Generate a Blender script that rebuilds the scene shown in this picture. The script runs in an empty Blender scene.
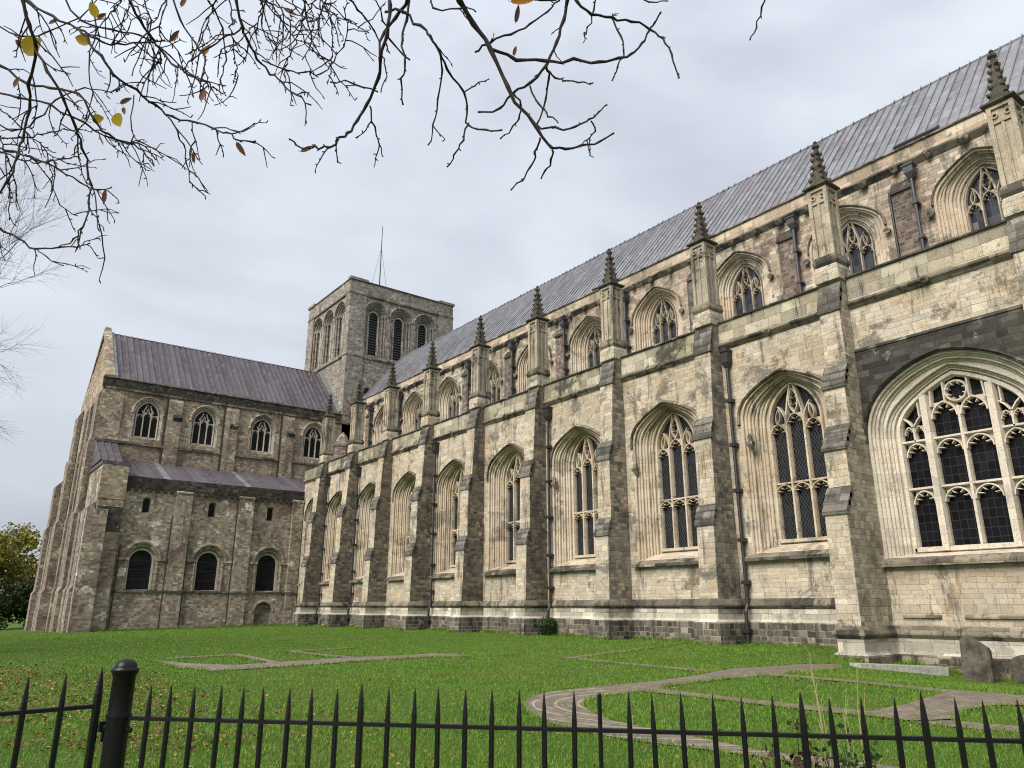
import bpy, bmesh, math, random
import numpy as np
from math import sin, cos, pi, radians, sqrt, atan2, floor
from mathutils import Vector
from mathutils.geometry import tessellate_polygon
S = bpy.context.scene
COL = S.collection
random.seed(7)
rng = np.random.default_rng(11)

# ------------------------------------------------------------------ camera, sky, sun, exposure
EYE = 1.65
AZ = radians(37.3)
PITCH = math.atan(222/742)
cam_d = bpy.data.cameras.new('camera'); cam = bpy.data.objects.new('camera', cam_d); COL.objects.link(cam)
cam_d.sensor_width = 36; cam_d.lens = 36*742/1024; cam_d.clip_start = .05; cam_d.clip_end = 3000
cam.location = (0, 0, EYE); cam.rotation_euler = (radians(90)+PITCH, 0, -AZ)
S.camera = cam

SUN_AZ, SUN_EL = radians(-100), radians(42)      # azimuth from +Y towards +X
W = bpy.data.worlds.new('World'); S.world = W; W.use_nodes = True
nt = W.node_tree; nt.nodes.clear()
out = nt.nodes.new('ShaderNodeOutputWorld'); bg = nt.nodes.new('ShaderNodeBackground')
sky = nt.nodes.new('ShaderNodeTexSky'); sky.sky_type = 'NISHITA'; sky.sun_disc = False
sky.sun_elevation = SUN_EL; sky.sun_rotation = SUN_AZ
tc = nt.nodes.new('ShaderNodeTexCoord')
mp = nt.nodes.new('ShaderNodeMapping'); mp.inputs['Scale'].default_value = (1.0, 1.0, 2.2)
n1 = nt.nodes.new('ShaderNodeTexNoise'); n1.inputs['Scale'].default_value = 2.1; n1.inputs['Detail'].default_value = 5; n1.inputs['Roughness'].default_value = .5
n1.inputs['Distortion'].default_value = .35
cr = nt.nodes.new('ShaderNodeValToRGB')
cr.color_ramp.elements[0].position = .34; cr.color_ramp.elements[0].color = (4.95, 5.25, 5.95, 1)
cr.color_ramp.elements[1].position = .62; cr.color_ramp.elements[1].color = (6.8, 7.3, 8.1, 1)
sep = nt.nodes.new('ShaderNodeSeparateXYZ')
zr = nt.nodes.new('ShaderNodeMapRange'); zr.inputs['From Min'].default_value = 0.0; zr.inputs['From Max'].default_value = .75
zr.inputs['To Min'].default_value = .8; zr.inputs['To Max'].default_value = 1.12
vm = nt.nodes.new('ShaderNodeVectorMath'); vm.operation = 'SCALE'
mx = nt.nodes.new('ShaderNodeMix'); mx.data_type = 'RGBA'; mx.inputs[0].default_value = .94
L = nt.links.new
L(tc.outputs['Generated'], mp.inputs['Vector']); L(mp.outputs[0], n1.inputs['Vector']); L(n1.outputs['Fac'], cr.inputs[0])
L(tc.outputs['Generated'], sep.inputs[0]); L(sep.outputs['Z'], zr.inputs['Value'])
L(cr.outputs[0], vm.inputs[0]); L(zr.outputs[0], vm.inputs['Scale'])
L(sky.outputs[0], mx.inputs[6]); L(vm.outputs[0], mx.inputs[7])
L(mx.outputs[2], bg.inputs['Color']); bg.inputs['Strength'].default_value = .09
L(bg.outputs[0], out.inputs[0])

sun_d = bpy.data.lights.new('sun', 'SUN'); sun = bpy.data.objects.new('sun', sun_d); COL.objects.link(sun)
sun_d.energy = 3.6; sun_d.angle = radians(40); sun_d.color = (1, .93, .83)
sd = Vector((sin(SUN_AZ)*cos(SUN_EL), cos(SUN_AZ)*cos(SUN_EL), sin(SUN_EL)))
sun.rotation_euler = sd.to_track_quat('Z', 'Y').to_euler()
S.view_settings.view_transform = 'Standard'; S.view_settings.look = 'None'
S.view_settings.gamma = 1; S.view_settings.use_curve_mapping = False
S.view_settings.exposure = 0.48
S.render.engine = 'CYCLES'
S.cycles.max_bounces = 5; S.cycles.diffuse_bounces = 3; S.cycles.glossy_bounces = 2
S.cycles.use_denoising = True; S.cycles.filter_width = 1.1

# ------------------------------------------------------------------ materials
class NT:
    def __init__(s, name):
        s.m = bpy.data.materials.new(name); s.m.use_nodes = True
        s.t = s.m.node_tree; s.t.nodes.clear()
        s.out = s.t.nodes.new('ShaderNodeOutputMaterial')
        s.p = s.t.nodes.new('ShaderNodeBsdfPrincipled'); s.t.links.new(s.p.outputs[0], s.out.inputs[0])
    def put(s, sock, v):
        if hasattr(v, 'node'): s.t.links.new(v, sock)
        elif v is not None:
            if isinstance(v, tuple) and len(v) == 3 and sock.type == 'RGBA': v = (*v, 1)
            sock.default_value = v
    def node(s, ty, ins=None, **kw):
        n = s.t.nodes.new('ShaderNode'+ty)
        for k, v in kw.items(): setattr(n, k, v)
        for k, v in (ins or {}).items(): s.put(n.inputs[k], v)
        return n
    def math(s, op, a, b=None, c=None, clamp=False):
        n = s.node('Math', operation=op); n.use_clamp = clamp
        s.put(n.inputs[0], a)
        if b is not None: s.put(n.inputs[1], b)
        if c is not None: s.put(n.inputs[2], c)
        return n.outputs[0]
    def mix(s, f, a, b, mode='MIX'):
        n = s.node('Mix', data_type='RGBA', blend_type=mode)
        s.put(n.inputs[0], f); s.put(n.inputs[6], a); s.put(n.inputs[7], b)
        return n.outputs[2]
    def mixf(s, f, a, b):
        n = s.node('Mix', data_type='FLOAT'); s.put(n.inputs[0], f); s.put(n.inputs[2], a); s.put(n.inputs[3], b)
        return n.outputs[0]
    def ramp(s, f, stops, mode='LINEAR'):
        n = s.node('ValToRGB'); r = n.color_ramp; r.interpolation = mode
        while len(r.elements) < len(stops): r.elements.new(.5)
        for e, (p, c) in zip(r.elements, stops):
            e.position = p; e.color = (*c, 1) if isinstance(c, tuple) else (c, c, c, 1)
        s.put(n.inputs[0], f); return n.outputs[0]
    def noise(s, vec, scale, detail=3, rough=.55, dist=0):
        n = s.node('TexNoise', {'Scale': scale, 'Detail': detail, 'Roughness': rough, 'Distortion': dist})
        s.put(n.inputs['Vector'], vec); return n.outputs['Fac']
    def scale(s, vec, v):
        n = s.node('VectorMath', operation='MULTIPLY'); s.put(n.inputs[0], vec); n.inputs[1].default_value = v
        return n.outputs[0]
    def step(s, v, a, b):
        n = s.node('MapRange', interpolation_type='SMOOTHSTEP'); s.put(n.inputs[0], v)
        s.put(n.inputs[1], a); s.put(n.inputs[2], b); return n.outputs[0]
    def bump(s, h, strength=.5, dist=.02):
        n = s.node('Bump', {'Strength': strength, 'Distance': dist}); s.put(n.inputs['Height'], h)
        s.t.links.new(n.outputs[0], s.p.inputs['Normal'])
    def wallcoords(s):
        g = s.node('NewGeometry'); pos = g.outputs['Position']; nor = g.outputs['True Normal']
        a = s.node('SeparateXYZ'); s.put(a.inputs[0], nor)
        ax = s.math('ABSOLUTE', a.outputs[0]); ay = s.math('ABSOLUTE', a.outputs[1])
        return pos, s.math('GREATER_THAN', ax, ay), a.outputs[2]

def stone(name, cols, h=.27, w=.5, joint=(.16, .14, .11), jw=.014, jitter=(.62, 1.26), tint=None, tint_amt=.5, lichen=.35,
          lichen_col=(.055, .05, .043), blot=.35, rough=.9, wobble=.05, white=0.0, warm=0.0, bumpd=.03, streak=1.0):
    s = NT(name); pos, isx, nz = s.wallcoords()
    wn = s.node('TexNoise', {'Scale': 1.6, 'Detail': 3}); s.put(wn.inputs['Vector'], pos)
    d = s.node('VectorMath', operation='SUBTRACT'); s.put(d.inputs[0], wn.outputs['Color']); d.inputs[1].default_value = (.5, .5, .5)
    d2 = s.scale(d.outputs[0], (wobble*2,)*3)
    ad = s.node('VectorMath', operation='ADD'); s.put(ad.inputs[0], pos); s.put(ad.inputs[1], d2)
    q = s.node('SeparateXYZ'); s.put(q.inputs[0], ad.outputs[0])
    u = s.mixf(isx, q.outputs[0], q.outputs[1])
    zz = s.math('ADD', q.outputs[2], s.math('ADD', s.math('MULTIPLY', s.math('SINE', s.math('MULTIPLY', q.outputs[2], .46/h)), .42*h), s.math('MULTIPLY', s.math('SINE', s.math('MULTIPLY', q.outputs[2], 1.25/h)), .2*h)))
    v = s.math('DIVIDE', s.math('ADD', zz, 40.0), h)
    row = s.math('FLOOR', v); fv = s.math('FRACT', v)
    rr = s.node('TexWhiteNoise', noise_dimensions='1D'); s.put(rr.inputs['W'], s.math('ADD', row, .37))
    wid = s.math('MULTIPLY', s.math('MULTIPLY_ADD', rr.outputs['Value'], .7, .65), w)
    cu = s.math('ADD', s.math('DIVIDE', s.math('ADD', u, 60.0), wid), s.math('MULTIPLY', rr.outputs['Value'], 31.0))
    col = s.math('FLOOR', cu); fu = s.math('FRACT', cu)
    du = s.math('MULTIPLY', s.math('MINIMUM', fu, s.math('SUBTRACT', 1.0, fu)), wid)
    dv = s.math('MULTIPLY', s.math('MINIMUM', fv, s.math('SUBTRACT', 1.0, fv)), h)
    dist = s.math('MINIMUM', du, dv)
    jn = s.noise(pos, 5.0, 2)
    jwv = s.math('MULTIPLY', s.math('MULTIPLY_ADD', jn, 2.4, -.2), jw)
    mask = s.step(dist, s.math('MULTIPLY', jwv, .35), jwv)
    cv = s.node('CombineXYZ'); s.put(cv.inputs[0], col); s.put(cv.inputs[1], row); s.put(cv.inputs[2], isx)
    idn = s.node('TexWhiteNoise', noise_dimensions='3D'); s.put(idn.inputs['Vector'], cv.outputs[0])
    k = len(cols)
    base = s.ramp(idn.outputs['Value'], [(i/(k-1), c) for i, c in enumerate(cols)])
    sp = s.node('SeparateColor'); s.put(sp.inputs[0], idn.outputs['Color'])
    br = s.math('MULTIPLY_ADD', sp.outputs[1], jitter[1]-jitter[0], jitter[0])
    big = s.noise(pos, .22, 4, .6)
    if tint: base = s.mix(s.math('MULTIPLY', s.step(big, .46, .62), tint_amt), base, tint)
    if warm:
        base = s.mix(s.math('MULTIPLY', s.step(s.noise(pos, .6, 6, .68), .5, .64), warm), base, (.44, .315, .18))
        base = s.mix(s.math('MULTIPLY', s.step(s.noise(pos, .9, 7, .72, .3), .54, .66), warm), base, (.27, .245, .205))
    if white:
        base = s.mix(s.math('MULTIPLY', s.step(s.noise(pos, .8, 5, .65), .58, .64), white), base, (.62, .58, .5))
    bl = s.noise(pos, 2.6, 8, .76)
    blm = s.math('MULTIPLY', s.step(bl, .5, .68), blot)
    base = s.mix(blm, base, tuple(c*.42 for c in cols[0]))
    gr = s.noise(pos, 22, 4, .7)
    br = s.math('MULTIPLY', br, s.math('MULTIPLY_ADD', gr, 1.5, .27))
    pit = s.noise(pos, 7.5, 5, .75)                # pitted, flaking faces
    br = s.math('MULTIPLY', br, s.mixf(s.step(pit, .60, .70), 1.0, .5))
    br = s.math('MULTIPLY', br, s.mixf(s.step(pit, .40, .30), 1.0, 1.22))
    bc = s.node('CombineColor'); [s.put(bc.inputs[i], br) for i in range(3)]
    base = s.mix(1.0, base, bc.outputs[0], 'MULTIPLY')
    base = s.mix(s.math('MULTIPLY', s.math('SUBTRACT', 1.0, mask), s.math('MULTIPLY_ADD', s.step(s.noise(pos, 1.3, 3), .4, .6), .55, .25)), base, joint)
    st = s.noise(s.scale(pos, (1.3, 1.3, .2)), 1.0, 8, .74)
    st2 = s.noise(pos, .55, 9, .76, .4)
    li = s.math('MULTIPLY', s.math('MAXIMUM', s.math('MULTIPLY', s.step(st, .545, .63), streak), s.step(st2, .53, .60)), lichen)
    li = s.math('MULTIPLY', li, s.math('MULTIPLY_ADD', bl, .9, .45), clamp=True)
    base = s.mix(li, base, lichen_col)
    s.put(s.p.inputs['Base Color'], base); s.p.inputs['Roughness'].default_value = rough
    s.p.inputs['Specular IOR Level'].default_value = .25
    hgt = s.math('ADD', s.math('MULTIPLY', mask, .55), s.math('ADD', s.math('MULTIPLY', bl, .35), s.math('ADD', s.math('MULTIPLY', gr, .25), s.math('MULTIPLY', sp.outputs[0], .3))))
    s.bump(hgt, .7, bumpd); return s.m

M = {}
M['pale'] = stone('limestone', [(0.458, 0.397, 0.311), (0.528, 0.462, 0.368), (0.485, 0.403, 0.292), (0.411, 0.366, 0.301), (0.558, 0.497, 0.407), (0.470, 0.417, 0.335), (0.507, 0.437, 0.330)], h=.2, w=.5,
                  tint=(.37, .315, .24), tint_amt=.6, lichen=.72, joint=(.26, .215, .16), jw=.011, jitter=(.8, 1.12), blot=.5, warm=.55)
M['clere'] = stone('clerestory_limestone', [(.36, .32, .25), (.48, .42, .33), (.40, .31, .22), (.28, .25, .21), (.52, .46, .37), (.36, .24, .19)], h=.24, w=.4,
                   tint=(.27, .20, .16), tint_amt=.6, lichen=.7, jw=.02)
M['side'] = stone('mid_brown_rubble', [(.25, .215, .17), (.35, .30, .235), (.19, .165, .138), (.42, .355, .27), (.28, .23, .175), (.13, .115, .098)], h=.2, w=.36,
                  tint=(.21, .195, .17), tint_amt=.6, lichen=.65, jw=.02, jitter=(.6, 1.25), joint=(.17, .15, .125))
M['sided'] = stone('dark_brown_rubble', [(.16, .135, .108), (.26, .22, .17), (.105, .092, .078), (.33, .28, .21), (.19, .155, .12), (.085, .077, .067)], h=.2, w=.34,
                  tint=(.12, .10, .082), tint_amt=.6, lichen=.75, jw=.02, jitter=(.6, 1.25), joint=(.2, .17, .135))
M['redrub'] = stone('red_brown_flint_rubble', [(.14, .10, .08), (.22, .165, .13), (.09, .068, .06), (.27, .22, .175), (.15, .095, .08)], h=.17, w=.28,
                  tint=(.10, .075, .065), tint_amt=.6, lichen=.6, jw=.024, white=.4, jitter=(.6, 1.25), joint=(.25, .215, .175))
M['sidep'] = stone('warm_pale_rubble', [(.36, .315, .24), (.46, .40, .305), (.31, .275, .22), (.50, .42, .31), (.38, .32, .24), (.27, .245, .205)], h=.21, w=.36,
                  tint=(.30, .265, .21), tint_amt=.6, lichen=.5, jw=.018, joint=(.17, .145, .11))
M['spire'] = stone('lichened_spire_stone', [(.05, .044, .034), (.085, .075, .057), (.035, .032, .026), (.13, .112, .083)], h=.3, w=.5, lichen=.6, lichen_col=(.035, .032, .027), blot=.5, tint=(.06, .055, .046), tint_amt=.5)
M['pinn'] = stone('weathered_pinnacle_stone', [(.36, .305, .235), (.44, .375, .285), (.30, .26, .205), (.40, .325, .23)], h=.5, w=1.2, jw=.008, joint=(.22, .19, .15),
                  tint=(.30, .265, .215), tint_amt=.7, lichen=.8, blot=.4, jitter=(.8, 1.12), wobble=.02, bumpd=.015)
M['slate'] = stone('stone_slates', [(.12, .11, .095), (.17, .155, .13), (.08, .075, .066), (.21, .19, .16)], h=.3, w=.55, lichen=.6, lichen_col=(.04, .038, .034), blot=.5, jw=.025, joint=(.03, .028, .025))
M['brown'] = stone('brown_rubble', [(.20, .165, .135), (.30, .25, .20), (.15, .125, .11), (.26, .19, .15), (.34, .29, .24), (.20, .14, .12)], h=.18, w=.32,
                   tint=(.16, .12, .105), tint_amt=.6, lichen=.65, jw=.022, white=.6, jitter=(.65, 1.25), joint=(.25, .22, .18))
M['tr'] = stone('transept_rubble', [(.33, .27, .195), (.44, .37, .265), (.24, .20, .155), (.40, .295, .19), (.48, .41, .31), (.28, .225, .17)], h=.2, w=.36,
                tint=(.25, .175, .135), tint_amt=.8, lichen=.5, white=.65, jw=.02, joint=(.27, .235, .185))
M['trlow'] = stone('grey_brown_rubble', [(.30, .25, .195), (.39, .33, .255), (.22, .185, .15), (.35, .265, .19), (.44, .38, .30), (.25, .2, .165)], h=.18, w=.32,
                   tint=(.19, .13, .108), tint_amt=.85, lichen=.55, white=1.0, jw=.02, joint=(.26, .23, .19))
M['tower'] = stone('tower_rubble', [(0.239, 0.211, 0.188), (0.300, 0.268, 0.231), (0.190, 0.167, 0.150), (0.283, 0.233, 0.196), (0.345, 0.308, 0.266)], h=.22, w=.36,
                   tint=(.25, .225, .205), tint_amt=.6, lichen=.45, white=.45, jw=.018, joint=(.24, .22, .2))
M['ash'] = stone('dressed_limestone', [(0.502, 0.431, 0.339), (0.562, 0.496, 0.404), (0.481, 0.402, 0.301), (0.543, 0.486, 0.402), (0.434, 0.381, 0.306)], h=.42, w=1.4, jw=.007, joint=(.30, .25, .19),
                 tint=(.44, .325, .215), tint_amt=.4, warm=.4, lichen=.6, blot=.14, jitter=(.88, 1.1), wobble=.02, bumpd=.012)
M['ashpale'] = stone('pale_dressed_limestone', [(0.559, 0.502, 0.416), (0.610, 0.557, 0.475), (0.538, 0.477, 0.391), (0.589, 0.532, 0.450)], h=.42, w=1.6, jw=.008, joint=(.32, .28, .22),
                     tint=(.55, .5, .41), tint_amt=.4, warm=.25, lichen=.3, blot=.1, jitter=(.9, 1.08), wobble=.02, bumpd=.012)
M['course'] = stone('plinth_ashlar', [(0.434, 0.397, 0.329), (0.504, 0.467, 0.392), (0.399, 0.361, 0.294)], h=.5, w=.9, tint=(.4, .37, .31), lichen=.45, blot=.3)
M['flint'] = stone('dark_base_blocks', [(.075, .067, .055), (.14, .122, .098), (.05, .046, .04), (.26, .22, .17), (.09, .078, .063)], h=.25, w=.34,
                   tint=(.1, .095, .082), tint_amt=.7, lichen=.85, lichen_col=(.035, .035, .03), jw=.03, joint=(.30, .27, .22), blot=.5)
M['sooty'] = stone('sooty_parapet_stone', [(.036, .033, .029), (.06, .054, .045), (.028, .026, .024), (.10, .088, .07), (.045, .041, .035)], h=.22, w=.4, lichen=.8,
                   lichen_col=(.022, .021, .02), jw=.02, joint=(.07, .063, .053), white=.15, blot=.5)
M['black'] = stone('soot_black_stone', [(.04, .038, .034), (.07, .064, .056), (.032, .03, .028), (.10, .09, .077)], h=.26, w=.45, lichen=.5,
                   lichen_col=(.022, .021, .02), jw=.02, joint=(.06, .055, .05), white=.35, blot=.5, tint=(.13, .115, .09), tint_amt=.5)
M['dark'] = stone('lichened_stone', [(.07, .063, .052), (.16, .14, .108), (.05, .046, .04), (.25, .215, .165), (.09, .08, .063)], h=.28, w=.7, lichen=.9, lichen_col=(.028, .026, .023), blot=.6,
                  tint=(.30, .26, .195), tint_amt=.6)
M['parap'] = stone('mossy_parapet', [(.40, .355, .27), (.47, .42, .32), (.34, .31, .24), (.44, .37, .275)], h=.4, w=.8, tint=(.22, .20, .13), tint_amt=.8,
                   lichen=1.0, lichen_col=(.05, .047, .036), blot=.6, jw=.012)
M['pink'] = stone('pink_parapet', [(.44, .355, .265), (.48, .41, .32), (.41, .32, .235), (.50, .40, .30)], h=.62, w=1.3, tint=(.36, .31, .25), tint_amt=.6,
                  lichen=.6, blot=.4, jw=.01)

def lead(name, cols, axis, pw, ph, slope_axis):
    s = NT(name); g = s.node('NewGeometry'); pos = g.outputs['Position']
    q = s.node('SeparateXYZ'); s.put(q.inputs[0], pos)
    a = s.math('DIVIDE', q.outputs[axis], pw); ca = s.math('FLOOR', a)
    rn = s.node('TexWhiteNoise', noise_dimensions='1D'); s.put(rn.inputs['W'], ca)
    b = s.math('ADD', s.math('DIVIDE', q.outputs[2], ph), s.math('MULTIPLY', rn.outputs['Value'], 1.0))
    cb = s.math('FLOOR', b); fb = s.math('FRACT', b)
    cv = s.node('CombineXYZ'); s.put(cv.inputs[0], ca); s.put(cv.inputs[1], cb)
    idn = s.node('TexWhiteNoise', noise_dimensions='3D'); s.put(idn.inputs['Vector'], cv.outputs[0])
    k = len(cols)
    base = s.ramp(idn.outputs['Value'], [(i/(k-1), c) for i, c in enumerate(cols)])
    st = s.noise(s.scale(pos, (1.6, 1.6, .5)), 1.2, 5, .65)
    base = s.mix(s.step(st, .45, .75), base, tuple(c*1.5 for c in cols[1]))
    base = s.mix(s.math('MULTIPLY', s.step(s.noise(pos, 1.1, 5, .7), .5, .75), .22), base, tuple(c*.55 for c in cols[0]))
    base = s.mix(s.math('MULTIPLY', s.step(fb, .035, .012), .6), base, (.05, .05, .055))
    s.put(s.p.inputs['Base Color'], base); s.p.inputs['Roughness'].default_value = .55; s.p.inputs['Metallic'].default_value = .0
    s.p.inputs['Specular IOR Level'].default_value = .4
    s.bump(s.math('ADD', s.noise(pos, 2.2, 4), s.math('MULTIPLY', s.step(fb, .05, .0), .8)), .5, .03); return s.m
M['lead'] = lead('lead_sheet', [(.125, .13, .148), (.165, .172, .192), (.15, .132, .148), (.20, .206, .228), (.108, .108, .124), (.182, .188, .205)], 1, .56, 2.1, 0)
M['leadp'] = lead('purple_lead_sheet', [(.072, .062, .076), (.095, .083, .096), (.062, .051, .061), (.108, .097, .111), (.08, .064, .073)], 0, .62, 5.0, 1)

def plain(name, col, rough=.6, spec=.5, var=.3, scale=6, bump=.2, dist=.004, metallic=0, col2=None):
    s = NT(name); g = s.node('NewGeometry'); n = s.noise(g.outputs['Position'], scale, 5, .65)
    c2 = col2 or tuple(c*(1-var) for c in col)
    s.put(s.p.inputs['Base Color'], s.mix(s.step(n, .35, .68), col, c2)); s.p.inputs['Roughness'].default_value = rough
    s.p.inputs['Specular IOR Level'].default_value = spec; s.p.inputs['Metallic'].default_value = metallic
    s.bump(n, bump, dist); return s.m
M['iron'] = plain('black_painted_iron', (.0045, .0045, .005), .38, .3, .4, 40, .35, .0015, col2=(.008, .007, .0065))
M['pipe'] = plain('dark_grey_cast_iron', (.05, .052, .06), .5, .5, .4, 5)
M['pipeb'] = plain('blackened_cast_iron', (.025, .025, .028), .5, .5, .4, 5)
M['flash'] = plain('green_stained_lead', (.12, .14, .125), .6, .4, .4, 2)
M['bark'] = plain('dark_bark', (.030, .021, .018), .75, .3, .45, 60, .4, .002)
M['bark2'] = plain('grey_bark', (.045, .037, .033), .85, .2, .4, 8, .4, .01)
M['slab'] = plain('mossy_old_stone', (.12, .105, .083), .95, .2, .3, 2.5, .8, .05, col2=(.035, .034, .026))
M['white'] = plain('pale_ledger_stone', (.42, .41, .36), .85, .3, .4, 7, .3, .01)
M['shade'] = plain('dark_timber_louvre', (.09, .086, .088), .8, .3, .4, 4)

def glass(name, cell, diamond, line, body=(.007, .008, .010), lw=.012, rough=.28, spec=.12):
    s = NT(name); pos, isx, nz = s.wallcoords(); q = s.node('SeparateXYZ'); s.put(q.inputs[0], pos)
    u = s.mixf(isx, q.outputs[0], q.outputs[1]); v = q.outputs[2]
    if diamond: a = s.math('ADD', u, s.math('MULTIPLY', v, .62)); b = s.math('SUBTRACT', u, s.math('MULTIPLY', v, .62))
    else: a, b = u, s.math('MULTIPLY', v, .75)
    a = s.math('DIVIDE', s.math('ADD', a, 90.0), cell); b = s.math('DIVIDE', s.math('ADD', b, 90.0), cell)
    fa = s.math('FRACT', a); fb = s.math('FRACT', b)
    da = s.math('MINIMUM', fa, s.math('SUBTRACT', 1.0, fa)); db = s.math('MINIMUM', fb, s.math('SUBTRACT', 1.0, fb))
    m = s.step(s.math('MINIMUM', da, db), lw*.5/cell, lw*1.1/cell)
    cv = s.node('CombineXYZ'); s.put(cv.inputs[0], s.math('FLOOR', a)); s.put(cv.inputs[1], s.math('FLOOR', b))
    idn = s.node('TexWhiteNoise', noise_dimensions='3D'); s.put(idn.inputs['Vector'], cv.outputs[0])
    cb = s.mix(idn.outputs['Value'], body, tuple(c*2.6 for c in body))
    s.put(s.p.inputs['Base Color'], s.mix(m, line, cb)); s.p.inputs['Roughness'].default_value = rough
    s.p.inputs['Specular IOR Level'].default_value = spec
    # every quarry sits at its own slight tilt
    g = s.node('NewGeometry'); sb = s.node('VectorMath', operation='SUBTRACT'); s.put(sb.inputs[0], idn.outputs['Color']); sb.inputs[1].default_value = (.5,)*3
    sc_ = s.scale(sb.outputs[0], (.16,)*3); ad = s.node('VectorMath', operation='ADD'); s.put(ad.inputs[0], g.outputs['Normal']); s.put(ad.inputs[1], sc_)
    nm = s.node('VectorMath', operation='NORMALIZE'); s.put(nm.inputs[0], ad.outputs[0]); s.t.links.new(nm.outputs[0], s.p.inputs['Normal'])
    return s.m
M['glassd'] = glass('diamond_leaded_glass', .16, True, (.07, .07, .068))
M['glassr'] = glass('rectangular_leaded_glass', .26, False, (.03, .03, .032), body=(.004, .004, .005))
M['glassb'] = glass('clerestory_glass', .34, False, (.06, .06, .07), body=(.018, .020, .025), rough=.16, spec=.3)
M['glassk'] = glass('dark_glass', .5, False, (.02, .02, .022), body=(.008, .008, .009), rough=.4)

def ground_mat():
    s = NT('lawn_turf'); g = s.node('NewGeometry'); pos = g.outputs['Position']
    a = s.noise(pos, .35, 5, .6); b = s.noise(pos, 3.5, 5, .7); c = s.noise(pos, 40, 4, .7)
    base = s.ramp(a, [(.3, (.06, .135, .017)), (.5, (.085, .175, .022)), (.7, (.12, .165, .033))])
    base = s.mix(s.math('MULTIPLY', s.step(b, .52, .72), .5), base, (.055, .05, .02))
    base = s.mix(s.math('MULTIPLY', c, .7), base, (.018, .04, .007))
    s.put(s.p.inputs['Base Color'], base); s.p.inputs['Roughness'].default_value = .9; s.p.inputs['Specular IOR Level'].default_value = .15
    s.bump(s.math('ADD', c, s.math('MULTIPLY', b, 1.0)), .8, .05); return s.m
M['turf'] = ground_mat()
def path_mat():
    s = NT('brick_on_edge_paving'); g = s.node('NewGeometry'); pos = g.outputs['Position']
    q = s.node('SeparateXYZ'); s.put(q.inputs[0], pos)
    # centre of the apse-shaped end: bricks are laid in rings round it, in straight rows elsewhere
    dx = s.math('SUBTRACT', q.outputs[0], 10.6); dy = s.math('SUBTRACT', q.outputs[1], 9.4)
    rad = s.math('SQRT', s.math('ADD', s.math('MULTIPLY', dx, dx), s.math('MULTIPLY', dy, dy)))
    ang = s.math('MULTIPLY', s.math('ARCTAN2', dy, dx), 2.0)
    inside = s.math('LESS_THAN', q.outputs[0], 10.6)
    u = s.mixf(inside, q.outputs[0], ang); v = s.mixf(inside, q.outputs[1], rad)
    cv0 = s.node('CombineXYZ'); s.put(cv0.inputs[0], u); s.put(cv0.inputs[1], v)
    bt = s.node('TexBrick', {'Scale': 1.0, 'Mortar Size': .012, 'Brick Width': .34, 'Row Height': .13, 'Color1': (.215, .165, .12, 1), 'Color2': (.135, .105, .08, 1), 'Mortar': (.08, .075, .055, 1)})
    s.put(bt.inputs['Vector'], cv0.outputs[0])
    edge = s.math('FRACT', s.math('DIVIDE', v, .39))
    ring = s.math('MULTIPLY', s.step(edge, .16, .10), s.math('LESS_THAN', q.outputs[0], 11.4))
    base = s.mix(s.math('MULTIPLY', ring, .7), bt.outputs['Color'], (.38, .345, .28))
    n = s.noise(pos, 1.4, 5, .7); n2 = s.noise(pos, 9, 4, .7)
    base = s.mix(s.math('MULTIPLY', s.step(n, .5, .7), .5), base, (.13, .115, .085))
    base = s.mix(s.math('MULTIPLY', s.step(n2, .5, .75), .4), base, (.30, .25, .2))
    base = s.mix(s.math('MULTIPLY', s.step(s.noise(pos, 2.4, 6, .75), .50, .62), .8), base, (.075, .085, .03))
    s.put(s.p.inputs['Base Color'], base); s.p.inputs['Roughness'].default_value = .85
    s.bump(s.math('ADD', bt.outputs['Fac'], n2), .6, .02); return s.m
M['path'] = path_mat()
def island(name, stops, rough=.7, trans=0):
    s = NT(name); g = s.node('NewGeometry')
    s.put(s.p.inputs['Base Color'], s.ramp(g.outputs['Random Per Island'], stops)); s.p.inputs['Roughness'].default_value = rough
    s.p.inputs['Specular IOR Level'].default_value = .2
    if trans:
        tl = s.node('BsdfTranslucent'); s.put(tl.inputs[0], s.ramp(g.outputs['Random Per Island'], stops))
        mxs = s.node('MixShader'); mxs.inputs[0].default_value = trans
        s.t.links.new(s.p.outputs[0], mxs.inputs[1]); s.t.links.new(tl.outputs[0], mxs.inputs[2]); s.t.links.new(mxs.outputs[0], s.out.inputs[0])
    return s.m
def grass_mat(stops):
    s = NT('grass_blades'); g = s.node('NewGeometry'); c = s.ramp(g.outputs['Random Per Island'], stops); pos = g.outputs['Position']
    c = s.mix(s.math('MULTIPLY', s.step(s.noise(pos, .28, 5, .65), .47, .64), .55), c, (.19, .215, .045))
    c = s.mix(s.math('MULTIPLY', s.step(s.noise(pos, .9, 5, .65), .52, .68), .5), c, (.045, .12, .014))
    s.put(s.p.inputs['Base Color'], c); s.p.inputs['Roughness'].default_value = .6; s.p.inputs['Specular IOR Level'].default_value = .2
    tl = s.node('BsdfTranslucent'); s.put(tl.inputs[0], c); m = s.node('MixShader'); m.inputs[0].default_value = .25
    s.t.links.new(s.p.outputs[0], m.inputs[1]); s.t.links.new(tl.outputs[0], m.inputs[2]); s.t.links.new(m.outputs[0], s.out.inputs[0]); return s.m
M['grass'] = grass_mat([(0, (.08, .175, .015)), (.45, (.125, .255, .026)), (.8, (.17, .295, .038)), (.95, (.23, .25, .06)), (1, (.32, .27, .12))])
M['litter'] = island('fallen_leaves', [(0, (.085, .045, .022)), (.4, (.15, .08, .035)), (.7, (.21, .125, .05)), (.95, (.30, .20, .08)), (1, (.42, .32, .07))], .8, .1)
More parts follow.
